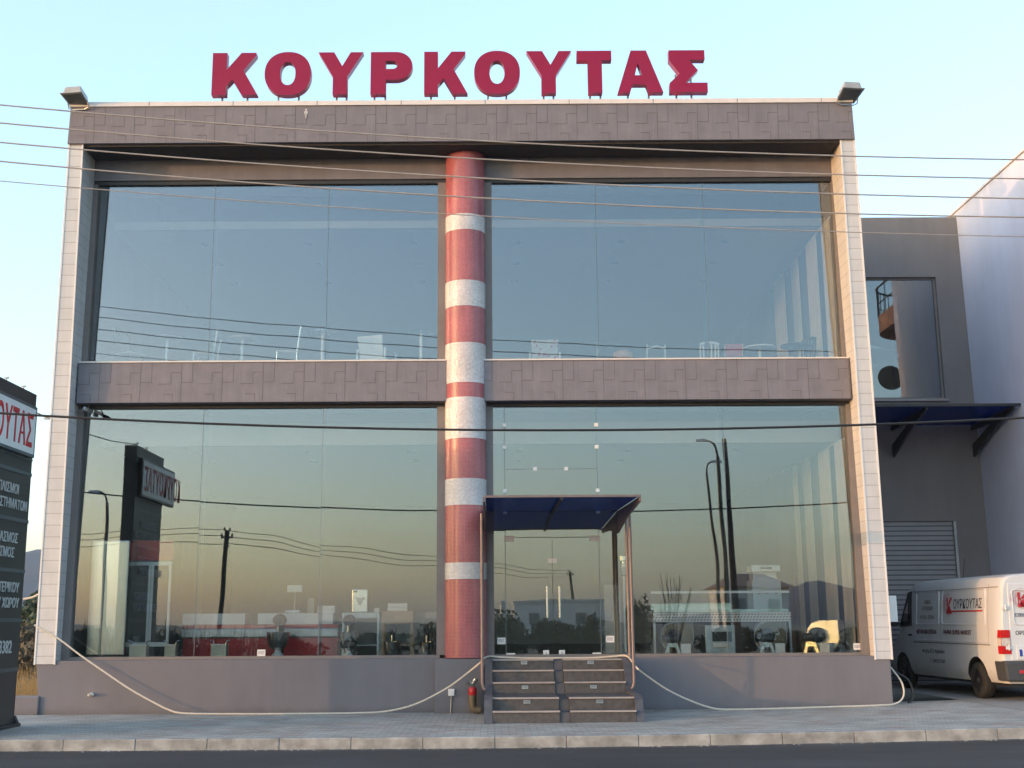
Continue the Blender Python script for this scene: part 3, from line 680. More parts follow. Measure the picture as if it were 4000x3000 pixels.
MB().box(-.055, .055, -.02, .025, .30, .42).build('box_body', M['white'], cb, bevel=.006)
MB().cyl((-.01, .015, 0), (0, .015, .3), .012).build('pipe', M['steel_dull'], cb)
va = thing('wall_valve', 'small white valve on the plinth near the left fin', 'valve', (-7.23, -.40, .40))
MB().lathe([(.035, .03), (.035, 0), (.02, -.02)], (0, 0, 0), 14, axis='y').tube([(-.05, -.015, -.02), (0, -.03, .02), (.05, -.015, -.01)], .016, 8).build('valve_body', M['white'], va, smooth=True)
MB().box(-.01, .01, -.07, -.02, -.01, .03).box(-.04, .04, -.08, -.065, 0, .02).build('lever', M['steel_dull'], va)
cv = thing('security_camera', 'small grey camera under the left end of the mid beam', 'camera', (-7.66, -.22, 5.62))
MB().box(-.03, .03, -.12, .1, -.06, .02).build('camera_body', M['steel_dull'], cv, bevel=.01, rot=(R(-12), 0, R(-30)))
MB().cyl((0, .0, .02), (0, .05, .108), .012).build('mount', M['steel_dull'], cv)
cv2 = thing('security_camera', 'dark camera facing right beside the top corner of the lower left window', 'camera', (-7.46, -.24, 5.52))
MB().hexa([(-.08, -.035, .03), (.07, -.035, -.03), (.07, .035, -.03), (-.08, .035, .03)], [(-.07, -.035, .10), (.08, -.035, .03), (.08, .035, .03), (-.07, .035, .10)]).build('camera_body', M['dark'], cv2, bevel=.008)
MB().tube([(-.05, 0, .08), (-.08, .04, .13), (-.08, .1, .165)], .01).build('mount', M['dark'], cv2)
eb = thing('meter_box', 'white electric meter box on the right side of the building behind the fin', 'box', (7.1, .25, 1.25))
MB().box(.003, .24, -.12, .12, 0, .85).build('cabinet', M['white'], eb, bevel=.008)
MB().box(.242, .40, -.1, .12, .34, .82).build('cover_box', M['white'], eb, bevel=.008)
eb2 = thing('junction_box', 'white box with loose grey pipe ends behind the left fin', 'box', (-8.0, .3, 2.0))
MB().box(-.32, -.003, -.1, .1, .1, .85).build('cabinet', M['white'], eb2, bevel=.008)
MB().tube(smooth_path([(-.3, -.05, .2), (-.45, -.1, .22), (-.62, -.1, .14), (-.8, -.1, .1)]), .02).tube(smooth_path([(-.3, -.02, .15), (-.42, -.05, -.1), (-.40, -.08, -.4), (-.33, -.25, -.5)]), .02).build('pipe', M['rope'], eb2, smooth=True)
lw = MB().box(-13, -8.16, -.42, -.12, -.1, .375).build('low_wall', M['plaster'], bevel=.02); tag(lw, 'low grey wall running left from the building corner', 'wall')
for x, z, yy, lab in ((-4.28, 1.10, -.006, 'white paper notice at the bottom of the lower left window'), (.13, 1.29, -.006, 'white paper notice on the narrow glass left of the doors'), (2.13, 1.31, -.006, 'white paper notice on the glass right of the doors'), (6.67, 1.15, -.006, 'white paper notice in the lower right corner of the right window')):
    o = MB().box(-.075, .075, -.0015, .0015, -.06, .06).box(-.06, .06, -.0022, -.0016, .02, .026, 1).box(-.06, .05, -.0022, -.0016, 0, .006, 1).box(-.06, .055, -.0022, -.0016, -.02, -.014, 1).build('paper_notice', [M['white'], M['text_dark']], loc=(x, yy, z)); tag(o, lab, 'notice', 'white paper notices on the glass')

# ------------------------------------------------------------------ rear wing, its canopy, and the neighbour's wall
WY = 6.0
wg = thing('rear_wing', 'recessed grey wing with an upper window above a grey roller shutter', 'building', (9.4, WY, 0))
wo = (9.4, WY, 0)
mb = MB()
for x0, x1, z0, z1 in ((7.1, 9.2, 0, 11.5), (9.2, 10.98, 9.95, 11.5), (9.2, 10.98, 4.0, 6.88), (10.98, 11.75, 0, 11.5), (9.2, 10.98, 3.92, 4.0)):
    mb.box(x0, x1, WY, WY+.3, z0, z1)
mb.build('front_wall', M['wing'], wg, off=wo)
MB().box(7.1, 11.75, WY+.3, 14, 11.3, 11.45).build('roof_slab', M['wing'], wg, off=wo)
MB().box(7.12, 11.74, 11.5, 11.6, 4.5, 11.29).build('back_wall', M['int_wall'], wg, off=wo)
MB().box(7.12, 11.74, WY+.31, 11.5, 6.3, 6.5).build('upper_floor', M['int_floor'], wg, off=wo)
wf = MB().box(9.2, 9.25, WY+.08, WY+.16, 6.88, 9.95).box(10.93, 10.98, WY+.08, WY+.16, 6.88, 9.95).box(9.25, 10.93, WY+.08, WY+.16, 9.90, 9.95).box(9.25, 10.93, WY+.08, WY+.16, 6.88, 6.93).build('window_frame', M['jamb'], wg, off=wo)
MB().box(9.25, 10.93, WY+.11, WY+.122, 6.93, 9.90).build('window_pane', M['glass'], wf, off=wo)
MB().box(9.15, 11.05, WY-.06, WY-.002, 6.82, 6.875).build('window_sill', M['nosing'], wg, off=wo)
MB().box(7.12, 10.98-.06, WY+.06, WY+.1, .1, 3.915).build('roller_shutter', M['shutter'], wg, off=wo)
MB().box(10.92, 10.978, WY-.02, WY+.12, .1, 3.915).build('shutter_rail', M['steel_dull'], wg, off=wo)
wc = thing('wing_canopy', 'dark blue translucent canopy on black brackets above the roller shutter', 'canopy', (10.2, WY, 6.2))
wco = (10.2, WY, 6.2)
MB().hexa([(7.3, 3.55, 6.27), (11.66, 3.55, 6.27), (11.66, WY-.02, 6.22), (7.3, WY-.02, 6.22)], [(7.3, 3.55, 6.285), (11.66, 3.55, 6.285), (11.66, WY-.02, 6.235), (7.3, WY-.02, 6.235)]).build('roof_sheet', M['blue'], wc, off=wco)
MB().box(7.28, 11.68, 3.52, 3.56, 6.255, 6.31).build('front_rail', M['dark'], wc, off=wco)
for x in (7.6, 9.62, 11.55): MB().prism([(3.6, 6.265), (3.6, 6.20), (4.6, 5.95), (WY-.02, 5.45), (WY-.02, 5.75), (4.8, 6.08), (WY-.02, 6.1), (WY-.02, 6.215)], YZ, x-.025, x+.025).build('bracket', M['dark'], wc, off=wco)
MB().tube([(11.2, WY-.02, 6.75), (11.5, 5.2, 6.3)], .01).build('tie_rod', M['dark'], wc, off=wco)
nb = thing('neighbour_building', 'tall pale lavender side wall of the neighbouring building with a curved balcony', 'building', (13, 1.2, 0))
no = (13, 1.2, 0)
MB().hexa([(11.75, 1.2, 0), (20, 1.2, 0), (20, 20, 0), (11.75, 20, 0)], [(11.62, 1.2, 11.62), (20, 1.2, 11.62), (20, 20, 11.62), (11.62, 20, 11.62)]).build('wall', M['pale_wall'], nb, off=no)
MB().box(11.58, 20.05, 1.15, 20.05, 11.625, 11.68).build('parapet_capping', M['cap'], nb, off=no)
arc = [(11.7, 1.15), (11.68, .4), (11.68, -.2)]+[(12.68-1.0*math.cos(a), -.2-1.0*math.sin(a)) for a in [math.pi/2*i/8 for i in range(1, 9)]]+[(19, -1.2), (19, 1.15)]
bl = MB().prism(arc, XY, 10.1, 10.65).build('balcony', M['brick_roof'], nb, off=no)
rl = MB()
rim = [(a, b, 11.5) for a, b in arc[:-1]]
rl.tube(rim, .03).tube([(a, b, 11.0) for a, b in arc[:-1]], .018)
for a, b in arc[:-2]: rl.cyl((a, b, 10.66), (a, b, 11.5), .014, n=6)
for i in range(30): rl.cyl((12.9+i*.2, -1.2, 10.66), (12.9+i*.2, -1.2, 11.5), .012, n=6)
rl.build('railing', M['dark'], bl, off=no)
ds = thing('satellite_dish', 'round grey dish on the neighbour corner mirrored in the wing window', 'dish', (11.62, .55, 8.55))
MB().lathe([(.02, .10), (.2, .07), (.36, 0), (.36, -.012), (.2, .055), (.02, .085)], (0, 0, 0), 28, axis='y').build('reflector', M['grey_plastic'], ds, smooth=True)
MB().tube([(0, .1, 0), (.15, .3, -.05), (.27, .62, -.05)], .02).tube([(0, -.0, -.33), (0, -.25, -.1)], .012).build('arm', M['dark'], ds)
pu = thing('indoor_parasol', 'white parasol standing behind the upper window of the wing', 'parasol', (9.3, 7.6, 6.5))
MB().lathe([(1.15, 1.75), (.6, 1.98), (.05, 2.2), (.04, 2.2), (.6, 1.96), (1.12, 1.74)], (0, 0, 0), 16).build('parasol_cloth', M['white'], pu)
MB().cyl((0, 0, 0.02), (0, 0, 2.2), .025).build('pole', M['steel_dull'], pu)
MB().lathe([(.28, 0), (.28, .06), (.05, .1)], (0, 0, 0.005), 16).build('base', M['dark'], pu)

# ------------------------------------------------------------------ van
vn = thing('parked_van', 'white panel van with red and navy lettering parked nose-in beside the showroom', 'van', (10.12, -.34, .17), R(3.0))
WP = [(.32, .90), (.45, .95), (.7, .965), (1.0, .965), (1.25, .955), (1.5, .938), (1.75, .915), (2.0, .888), (2.12, .865), (2.22, .80), (2.27, .66), (2.30, .3)]
def wid(z):
    for (z0, w0), (z1, w1) in zip(WP[:-1], WP[1:]):
        if z <= z1: return w0+(w1-w0)*(z-z0)/(z1-z0)
    return .3
ST = [(0, .955, 2.25), (.03, .975, 2.265), (.10, .995, 2.28), (.3, 1, 2.28), (1.0, 1, 2.29), (2.0, 1, 2.29), (3.0, 1, 2.29), (3.8, 1, 2.29), (4.1, 1, 2.27), (4.3, .995, 2.2), (4.55, .99, 1.9), (4.8, .985, 1.55), (4.98, .98, 1.3), (5.1, .97, 1.2), (5.3, .95, 1.1), (5.45, .92, 1.0), (5.55, .86, .85), (5.6, .80, .65)]
mb = MB(); nk = len(WP)
for y, fx, zm in ST:
    ringp = []
    for z, wv in WP: ringp.append((-wv*fx, y, .32+(z-.32)*(zm-.32)/1.97))
    ringp += [(-p[0], p[1], p[2]) for p in ringp[::-1]]
    mb.v += ringp
n2 = 2*nk
for i in range(len(ST)-1):
    for k in range(n2): mb.f.append([i*n2+k, i*n2+(k+1) % n2, (i+1)*n2+(k+1) % n2, (i+1)*n2+k]); mb.m.append(0)
mb.f.append(list(range(n2))); mb.m.append(0); mb.f.append([(len(ST)-1)*n2+k for k in range(n2)]); mb.m.append(0)
body = mb.build('body', [M['van_white'], M['black']], vn, smooth=True)
cutter = MB()
for y in (1.08, 4.68):
    for s in (-1, 1): cutter.cyl((s*.62, y, .34), (s*1.2, y, .34), .43, n=36, m=1)
ct = cutter.build('cutter', [M['van_white'], M['black']])
ct.parent = vn
bo = body.modifiers.new('b', 'BOOLEAN'); bo.object = ct; bo.operation = 'DIFFERENCE'; bo.solver = 'EXACT'
bpy.context.view_layer.update()
me = bpy.data.meshes.new_from_object(body.evaluated_get(bpy.context.evaluated_depsgraph_get()))
body.modifiers.clear(); old = body.data; body.data = me; bpy.data.meshes.remove(old); bpy.data.objects.remove(ct)
me.materials.clear(); me.materials.append(M['van_white']); me.materials.append(M['black'])
for p in me.polygons:
    c = p.center
    inner = any(abs((c.y-y)**2+(c.z-.34)**2) < .47**2 for y in (1.08, 4.68)) and abs(c.x) < .94 and (abs(p.normal.x) < .75 or abs(c.x) < .7)
    p.material_index = 1 if inner else 0
try: me.set_sharp_from_angle(angle=R(35))
except Exception: pass
def sd_(y, z, off=.003): return (-(wid(z)+off), y, z)
def side_poly(pts, off=.003, th=.004):
    n = len(pts); return MB().add([sd_(a, b, off-th) for a, b in pts]+[sd_(a, b, off) for a, b in pts], [tuple(range(n))[::-1], tuple(range(n, 2*n))]+[(i, (i+1) % n, n+(i+1) % n, n+i) for i in range(n)])
dr = side_poly([(3.98, .5), (3.99, .5), (3.99, 1.3), (3.985, 2.1), (3.975, 2.1), (3.98, 1.3)]).build('cab_door_seam', M['black'], vn)
side_poly([(4.06, 1.33), (4.75, 1.30), (4.60, 1.55), (4.32, 2.04), (4.10, 2.06)], .006, .006).build('door_window', M['black'], vn)
side_poly([(4.09, 1.36), (4.68, 1.33), (4.56, 1.53), (4.3, 2.01), (4.13, 2.03)], .009, .002).build('window_glass', glass_mat('van_glass', (.2, .22, .22), .1), vn)
MB().box(-1.16, -1.0, 4.68, 4.80, 1.32, 1.62).cyl((-1.02, 4.74, 1.4), (-.9, 4.74, 1.35), .025).build('wing_mirror', M['black'], vn, bevel=.02)
MB().add([(-.72, 4.335, 2.17), (.72, 4.335, 2.17), (.78, 4.86, 1.47), (-.78, 4.86, 1.47)], [(0, 1, 2, 3)]).add([(-.72, 4.33, 2.13), (.72, 4.33, 2.13), (.78, 4.85, 1.44), (-.78, 4.85, 1.44)], [(3, 2, 1, 0)]).build('windscreen', M['black'], vn)
def rrect(y0, y1, z0, z1, r=.06):
    out = []
    for cx, cz, a0 in ((y1-r, z1-r, 0), (y0+r, z1-r, 90), (y0+r, z0+r, 180), (y1-r, z0+r, 270)):
        for k in range(5): a = R(a0+k*22.5); out.append((cx+r*math.cos(a), cz+r*math.sin(a)))
    return out
for y0, y1 in ((.62, 2.52), (2.68, 3.82)):
    MB().tube([sd_(a, b, .001) for a, b in rrect(y0, y1, 1.36, 2.02)], .013, 6, closed=True).build('panel_swage', M['van_white'], vn, smooth=True)
se = MB()
for y in (2.60, .5): se.add([sd_(y-.004, z, .001) for z in (.5, 1, 1.25, 1.5, 1.75, 2.0, 2.1)]+[sd_(y+.004, z, .001) for z in (.5, 1, 1.25, 1.5, 1.75, 2.0, 2.1)], [(i, i+1, i+8, i+7) for i in range(6)])
se.box(-.972, -.964, .45, 4.0, .985, 1.0)
se.box(-.889, -.86, .12, 4.05, 2.035, 2.045)
se.build('panel_seam', M['joint'], vn)
MB().tube([sd_(y, 1.035, -.004) for y in (.5, 1.5, 2.5, 3.5, 3.95)], .014, 6).build('side_moulding', M['van_white'], vn, smooth=True)
MB().box(-.97, -.955, 4.08, 4.26, 1.12, 1.16).build('door_handle', M['black'], vn, bevel=.005)
for y in (1.08, 4.68):
    for s in (-1, 1):
        wx = s*.86
        wh = MB().lathe([(.19, -.1), (.28, -.11), (.325, -.085), (.338, -.04), (.338, .04), (.325, .085), (.28, .11), (.19, .1)], (wx, y, .337), 40, axis='x').build('wheel', M['rubber'], vn, smooth=True)
        sg = s
        prof = [(.205, .10), (.20, .075), (.15, .05), (.11, .085), (.06, .09), (.045, .105), (.02, .108)]
        rm = MB().lathe([(r_, sg*h_) for r_, h_ in prof], (wx, y, .337), 32, axis='x')
        for k in range(8):
            a = k*math.pi/4; rm.cyl((wx+sg*.052, y+.155*math.cos(a), .337+.155*math.sin(a)), (wx+sg*.064, y+.155*math.cos(a), .337+.155*math.sin(a)), .02, n=10, m=1)
        rm.build('rim', [M['steel_dull'], M['black']], wh, smooth=True)
MB().box(-.80, .80, .1, 5.2, .26, .34).build('chassis', M['black'], vn)
MB().hexa([(-.955, -.10, .36), (.955, -.10, .36), (.955, .30, .36), (-.955, .30, .36)], [(-.975, -.10, .72), (.975, -.10, .72), (.975, .34, .72), (-.975, .34, .72)]).build('rear_bumper', M['grey_plastic'], vn, bevel=.035)
for s in (-1, 1):
    MB().box(s*.66-.06, s*.66+.06, -.108, -.09, .50, .56).build('reflector', M['text_red'], vn, bevel=.006)
    z = [.84, 1.0, 1.13, 1.24]
    mbt = MB()
    for i, (z0, z1) in enumerate(((.84, .98), (.98, 1.13), (1.13, 1.27))):
        o_ = 0 if i < 2 else .04
        mbt.hexa([(s*.80, -.022, z0), (s*.975, -.018, z0), (s*.985, .11, z0), (s*.80, .11, z0)], [(s*.80, -.022, z1-.004), (s*.975, -.018, z1-.004), (s*.985, .11-o_, z1-.004), (s*.80, .11-o_, z1-.004)], 1 if i == 1 else 0)
    mbt.build('tail_light', [mat('tail_red', (.5, .012, .012), .15, noise=.05), mat('tail_clear', (.55, .5, .45), .12, noise=.25, nscale=30)], vn, bevel=.006)
rd = MB()
for x0, x1 in ((-.80, -.006), (.006, .80)): rd.hexa([(x0, -.012, .72), (x1, -.012, .72), (x1, .02, .72), (x0, .02, .72)], [(x0*.96, -.008, 2.10), (x1*.96, -.008, 2.10), (x1*.96, .02, 2.10), (x0*.96, .02, 2.10)])
rdo = rd.build('rear_door', M['van_white'], vn, bevel=.01)
for s in (-1, 1):
    MB().tube([(x*s, -.016, z) for x, z in rrect(.07, .70, 1.36, 1.98)], .01, 6, closed=True).build('door_swage', M['van_white'], rdo, smooth=True)
    for z in (1.66, .95): MB().box(s*.84-.06, s*.84+.06, -.026, .0, z-.03, z+.03).cyl((s*.84, -.03, z-.045), (s*.84, -.03, z+.045), .014).build('hinge', M['van_white'], rdo, bevel=.004)
MB().box(-.03, .03, -.05, -.012, 1.02, 1.2).build('door_handle', M['black'], rdo, bevel=.008)
MB().box(-.70, -.14, -.024, -.01, .74, .99).build('plate_recess', M['van_white'], rdo, bevel=.004)
npl = MB().box(-.66, -.16, -.032, -.025, .80, .92).box(-.66, -.605, -.034, -.0325, .80, .92, 1).build('number_plate', [M['white'], mat('plate_blue', (.02, .06, .35), .4)], rdo)
RF = lambda x, z, y=-.018: frame((x, y, z), (1, 0, 0), (0, 0, 1))
text('ΑΙΜ 33', .125, RF(-.585, .815, -.034), 'lettering', M['text_dark'], rdo, .001, .003, .95)
a_ = math.atan2(.047, .5)
SF = lambda y, z, off=.006: frame(sd_(y, z, off), (0, -1, 0), (math.sin(a_) if z > 1.3 else 0, 0, math.cos(a_) if z > 1.3 else 1))
def vtext(s, y, z, h, m, sx=1.0, bold=.0, align='LEFT', sp=1.0): return text(s, h/.728, SF(y, z), 'lettering', m, vn, .001, bold, sx, align, sp)
def badge(mk, h, parent):
    """red capital K in a spray of broken rings"""
    c = MB()
    for r_, a0, a1, wd in ((.66, 75, 290, .022), (.54, 95, 320, .026), (.80, 65, 210, .018), (.92, 75, 190, .014)):
        n = 18; A = [R(a0+(a1-a0)*i/n) for i in range(n+1)]
        vs = [(.1+h*r_*math.cos(a), .5*h+h*r_*math.sin(a)*.95, 0) for a in A]+[(.1+h*(r_-wd)*math.cos(a), .5*h+h*(r_-wd)*math.sin(a)*.95, 0) for a in A]
        vs += [(x, y, .002) for x, y, _ in vs]; m_ = n+1
        c.add(vs, [(i, i+1, m_+i+1, m_+i) for i in range(n)]+[(2*m_+i, 3*m_+i, 3*m_+i+1, 2*m_+i+1) for i in range(n)])
    c.v = [tuple(mk @ Vector(v)) for v in c.v]
    c.build('logo_rings', M['text_red'], parent)
    text('Κ', h/.728*1.02, mk @ Matrix.Translation((0, 0, .003)), 'logo_letter', M['text_red'], parent, .001, h*.035, 1.0)
badge(SF(2.32, 1.58), .29, vn)
vtext('ΟΥΡΚΟΥΤΑΣ', 1.99, 1.665, .185, M['text_dark'], .80, .001)
MB().add([sd_(2.1, 1.60, .004), sd_(.72, 1.60, .004), sd_(.72, 1.63, .004), sd_(2.1, 1.63, .004), sd_(2.1, 1.60, .001), sd_(.72, 1.60, .001), sd_(.72, 1.63, .001), sd_(2.1, 1.63, .001)], [(0, 1, 2, 3), (7, 6, 5, 4)]).build('logo_underline', M['text_red'], vn)
vtext('ΡΑΦΙΑ SUPER MARKET', 2.45, 1.17, .085, M['text_maroon'], 1.0, .003, sp=1.05)
vtext('ΜΕΤΑΛΛΙΚΑ ΕΠΙΠΛΑ', 3.80, 1.17, .085, M['text_maroon'], .88, .003)
vtext('4ο χλμ Ε.Ο. Αγρινίου', 3.55, .79, .075, M['text_dark'], 1.1, .001)
vtext('Τ. 26410 57365', 3.2, .60, .075, M['text_dark'], 1.1, .001)
for s, z in (('ΕΙΔΙΚΟΙ', 1.78), ('ΕΞΟΠΛΙΣΜΟΙ', 1.65), ('ΨΥΓΕΙΑ - ΕΠΙΠΛΑ', 1.47)): vtext(s, 3.25, z, .075, M['text_grey'] if 0 else M['joint'], .85, 0, 'CENTER')
badge(RF(-.62, 1.68), .24, rdo)
text('ΟΥΡΚΟΥΤΑΣ', .16/.728, RF(-.36, 1.70), 'lettering', M['text_dark'], rdo, .001, .004, .52)
text('ΕΞΟΠΛΙΣΜΟΙ ΚΑΤΑΣΤΗΜΑΤΩΝ', .06/.728, RF(-.68, 1.50), 'lettering', M['text_dark'], rdo, .001, .001, .62)
text('ΟΡΓΑΝΩΜΕΝΟ', .07/.728, RF(-.70, 1.18), 'lettering', M['joint'], rdo, .001, .001, 1.0)
text('SERVICE', .07/.728, RF(-.35, 1.06), 'lettering', M['joint'], rdo, .001, .001, 1.0)
MB().tube([(.3, 4.2, 2.24), (.3, 4.0, 2.75)], .006, 6).build('aerial', M['black'], vn)

# ------------------------------------------------------------------ showroom contents, ground floor
FZ = .988
t = thing('steel_cabinet', 'tall polished steel cabinet at the left end of the lower window', 'cabinet', (-7.3, .8, FZ))
MB().box(-.38, .36, -.35, .35, .06, 2.22).build('cabinet_body', M['steel'], t, bevel=.03)
MB().box(-.34, .32, -.3, .3, 0, .06).build('plinth', M['dark'], t)
MB().cyl((-.10, -.37, .1), (-.10, -.37, 2.15), .018).build('handle', M['steel'], t)
t = thing('display_fridge', 'upright glass-door fridge with a red header beside the steel cabinet', 'fridge', (-6.65, 1.3, FZ))
MB().box(-.40, .40, -.3, .36, 0, 2.25).build('fridge_body', M['dark'], t, bevel=.01)
MB().box(-.40, .40, -.325, -.302, 1.86, 2.24).build('header', M['red_paint'], t)
for x0, x1 in ((-.39, -.005), (.005, .39)):
    f = MB().box(x0, x0+.045, -.34, -.303, .22, 1.83).box(x1-.045, x1, -.34, -.303, .22, 1.83).box(x0+.045, x1-.045, -.34, -.303, 1.76, 1.83).box(x0+.045, x1-.045, -.34, -.303, .22, .30).build('door_frame', M['white'], t)
    MB().box(x0+.045, x1-.045, -.325, -.31, .30, 1.76).build('door_glass', M['black'], f)
binlab = ('leftmost white ribbed bin with side handles behind the lower left window', 'small white ribbed bin left of the red counter', 'white ribbed bin in front of the red counter')
for (x, wd), lb_ in zip(((-6.62, .31), (-6.02, .2), (-5.12, .28)), binlab):
    t = thing('ribbed_bin', lb_, 'bin', (x, .32, FZ), 0, 'white ribbed bins behind the glass')
    mb = MB().box(-wd/2, wd/2, -.1, .1, 0, .25)
    for k in range(int(wd/.035)): mb.box(-wd/2+.012+k*.035, -wd/2+.026+k*.035, -.106, -.1, .02, .23)
    mb.build('bin_body', mat('bin_cream', (.62, .62, .52), .5), t)
    MB().box(-wd/2-.01, wd/2+.01, -.11, .11, .252, .27).build('rim', M['white'], t)
    for s in (-1, 1): MB().tube([(s*wd/2*.8, 0, .27), (s*wd/2*.9, 0, .32), (s*(wd/2+.05), 0, .34)], .012, 6).build('handle', M['steel'], t)
t = thing('checkout_counter', 'long red counter with a grey bumper band behind the lower left window', 'counter', (-4.6, 2.0, FZ))
MB().box(-1.55, 1.5, -.35, .35, 0, .36).build('lower_panel', M['red_paint'], t)
MB().box(-1.6, 1.53, -.40, .35, .362, .545).build('bumper', M['steel_dull'], t, bevel=.03)
MB().box(-1.55, 1.5, -.36, .35, .547, .62).build('upper_band', M['red_paint'], t)
MB().box(-1.6, -.35, -.3, .3, .622, .84).box(-.1, 1.4, -.3, .3, .622, .84).build('display_top', M['white'], t, bevel=.01)
def goods(name, lab, cat, x0, x1, y0, y1, z0, z1, m):
    o = MB().box(x0, x1, y0, y1, z0, z1).box(x0+.02, x1-.02, y0-.004, y0, (z0+z1)/2-.01, (z0+z1)/2+.004, 1).build(name, [m, M['joint_pale']], bevel=.006); return tag(o, lab, cat)
goods('cardboard_box', 'narrow beige carton standing upright on the red counter', 'box', -3.73, -3.6, 1.8, 2.0, FZ+.842, 2.12, M['cream'])
goods('white_box', 'low white box lying on the right end of the red counter', 'box', -3.52, -3.18, 1.78, 2.05, FZ+.842, 1.97, M['white'])
t = thing('weighing_scale', 'scale with a raised display on a thin column on the red counter', 'scale', (-4.05, 2.05, FZ+.842))
MB().box(-.15, .15, -.15, .15, 0, .06).build('scale_base', M['steel_dull'], t, bevel=.01)
MB().cyl((0, .1, .06), (0, .1, .42), .018).build('column', M['steel_dull'], t)
MB().box(-.15, .15, .05, .13, .42, .56).build('display', M['white'], t, bevel=.01)
def mixer(x, y, r, ztop, lab):
    t = thing('steel_mixer', lab, 'mixer', (x, y, FZ), 0, 'dough mixers with steel bowls behind the glass')
    h = ztop-FZ
    MB().lathe([(r*.3, h-.34), (r*.75, h-.27), (r*.97, h-.14), (r, h-.02), (r*1.04, h), (r*.96, h), (r*.9, h-.12), (r*.3, h-.3)], (0, 0, 0), 32).build('bowl', M['steel'], t, smooth=True)
    MB().lathe([(r*.55, 0), (r*.5, .06), (r*.28, .1), (r*.26, h-.33)], (0, 0, 0), 20).build('pedestal', M['white'], t, smooth=True)
    MB().box(-r*.28, r*.28, r*.9, r*1.5, .02, h+.18).build('column', M['fabric_dark'], t, bevel=.03)
    MB().lathe([(r*.5, -r*.2), (r*.55, r*1.0), (r*.3, r*1.2)], (0, 0, h+.22), 20, axis='y').build('motor_head', M['fabric_dark'], t, smooth=True)
    MB().cyl((0, -.02, h-.18), (0, -.02, h+.12), .022).build('hook', M['steel'], t)
mixer(-4.13, .85, .22, 1.47, 'largest steel mixer standing in front of the red counter')
mixer(-2.78, .75, .2, 1.46, 'steel mixer in front of the grinder table')
mixer(-1.94, .7, .15, 1.28, 'small steel mixer in front of the right-hand work table')
mixer(-1.28, .7, .13, 1.27, 'smallest steel mixer, nearest the striped column')
def table(name, lab, x, y, wd, dp, h, m, apron, group=None):
    t = thing(name, lab, 'table', (x, y, FZ), 0, group)
    MB().box(-wd/2, wd/2, -dp/2, dp/2, h-.03, h).build('table_top', m, t)
    MB().box(-wd/2+.05, wd/2-.05, -dp/2+.01, -dp/2+.03, h-.03-apron, h-.031).build('apron', m, t)
    for sx in (-1, 1):
        for sy in (-1, 1):
            cx, cy = sx*(wd/2-.025), sy*(dp/2-.025)
            MB().box(cx-.022, cx+.022, cy-.022, cy+.022, 0, h-.031).build('leg', M['pale_wood'] if m is M['pale_wood'] else m, t)
    MB().box(-wd/2+.05, wd/2-.05, -dp/2+.05, dp/2-.05, .2, .22).build('lower_shelf', m, t)
    return t
table('work_table', 'steel work table carrying the grinder behind the lower left window', -2.64, 1.9, .74, .6, .84, M['steel_dull'], .07)
table('work_table', 'pale wooden work table with a deep apron left of the striped column', -1.92, 1.9, .62, .6, .87, M['pale_wood'], .22)
t = thing('meat_grinder', 'boxy steel grinder with a three-armed knob on the steel work table', 'grinder', (-2.67, 1.85, FZ+.842))
MB().box(-.16, .16, -.18, .22, 0, .46).build('housing', M['steel'], t, bevel=.02)
kn = MB().cyl((0, -.22, .24), (0, -.182, .24), .055)
for k in range(3):
    a = R(90+60+120*k); kn.hexa([(.03*math.cos(a+1.2), -.215, .24+.03*math.sin(a+1.2)), (.03*math.cos(a-1.2), -.215, .24+.03*math.sin(a-1.2)), (.03*math.cos(a-1.2), -.185, .24+.03*math.sin(a-1.2)), (.03*math.cos(a+1.2), -.185, .24+.03*math.sin(a+1.2))],
        [(.105*math.cos(a+.2), -.215, .24+.105*math.sin(a+.2)), (.105*math.cos(a-.2), -.215, .24+.105*math.sin(a-.2)), (.105*math.cos(a-.2), -.185, .24+.105*math.sin(a-.2)), (.105*math.cos(a+.2), -.185, .24+.105*math.sin(a+.2))])
kn.build('knob', M['white'], t)
MB().box(-.14, -.06, -.186, -.18, .40, .43).build('badge', M['joint'], t)
goods('white_box', 'long white box on the pale wooden work table', 'box', -2.12, -1.73, 1.72, 2.05, FZ+.872, 2.01, M['white'])
goods('white_box', 'small white box right of the grinder on the steel table', 'box', -2.39, -2.29, 1.72, 1.85, FZ+.842, 1.92, M['white'])
t = thing('price_stand', 'price card on a thin stand close to the striped column', 'stand', (-1.2, 1.1, FZ))
MB().box(-.13, .13, -.008, .008, .72, .84).build('card', M['cream'], t)
MB().cyl((0, .015, .01), (0, .015, .75), .012).build('post', M['yellow'], t); MB().lathe([(.14, 0), (.14, .02), (.02, .03)], (0, .015, 0), 16).build('base', M['dark'], t)
t = thing('heat_lamp', 'tall silver heat lamp on a white post right of the doors', 'lamp', (2.52, 1.0, FZ))
MB().cyl((0, 0, .02), (0, 0, 1.5), .022).build('post', M['white'], t); MB().lathe([(.18, 0), (.18, .03), (.03, .06)], (0, 0, 0), 18).build('base', M['dark'], t)
MB().lathe([(.05, 1.5), (.08, 1.55), (.08, 1.72), (.05, 1.74), (.05, 1.78), (.11, 1.8), (.11, 1.88), (.03, 1.92)], (0, 0, 0), 20).build('lamp_head', M['steel'], t, smooth=True)
o = MB().box(-.16, .16, -.02, .02, .02, .12).box(-.16, .16, -.015, .015, .12, 1.35).build('pale_panel', M['cream'], loc=(2.32, 1.3, FZ), bevel=.006); tag(o, 'pale upright panel standing beside the silver heat lamp', 'panel')
t = thing('fridge_counter', 'long refrigerated counter with a glass top and a perforated steel band', 'counter', (4.4, 1.4, FZ))
perf = MB().box(-1.33, 1.33, -.38, .4, .62, .80)
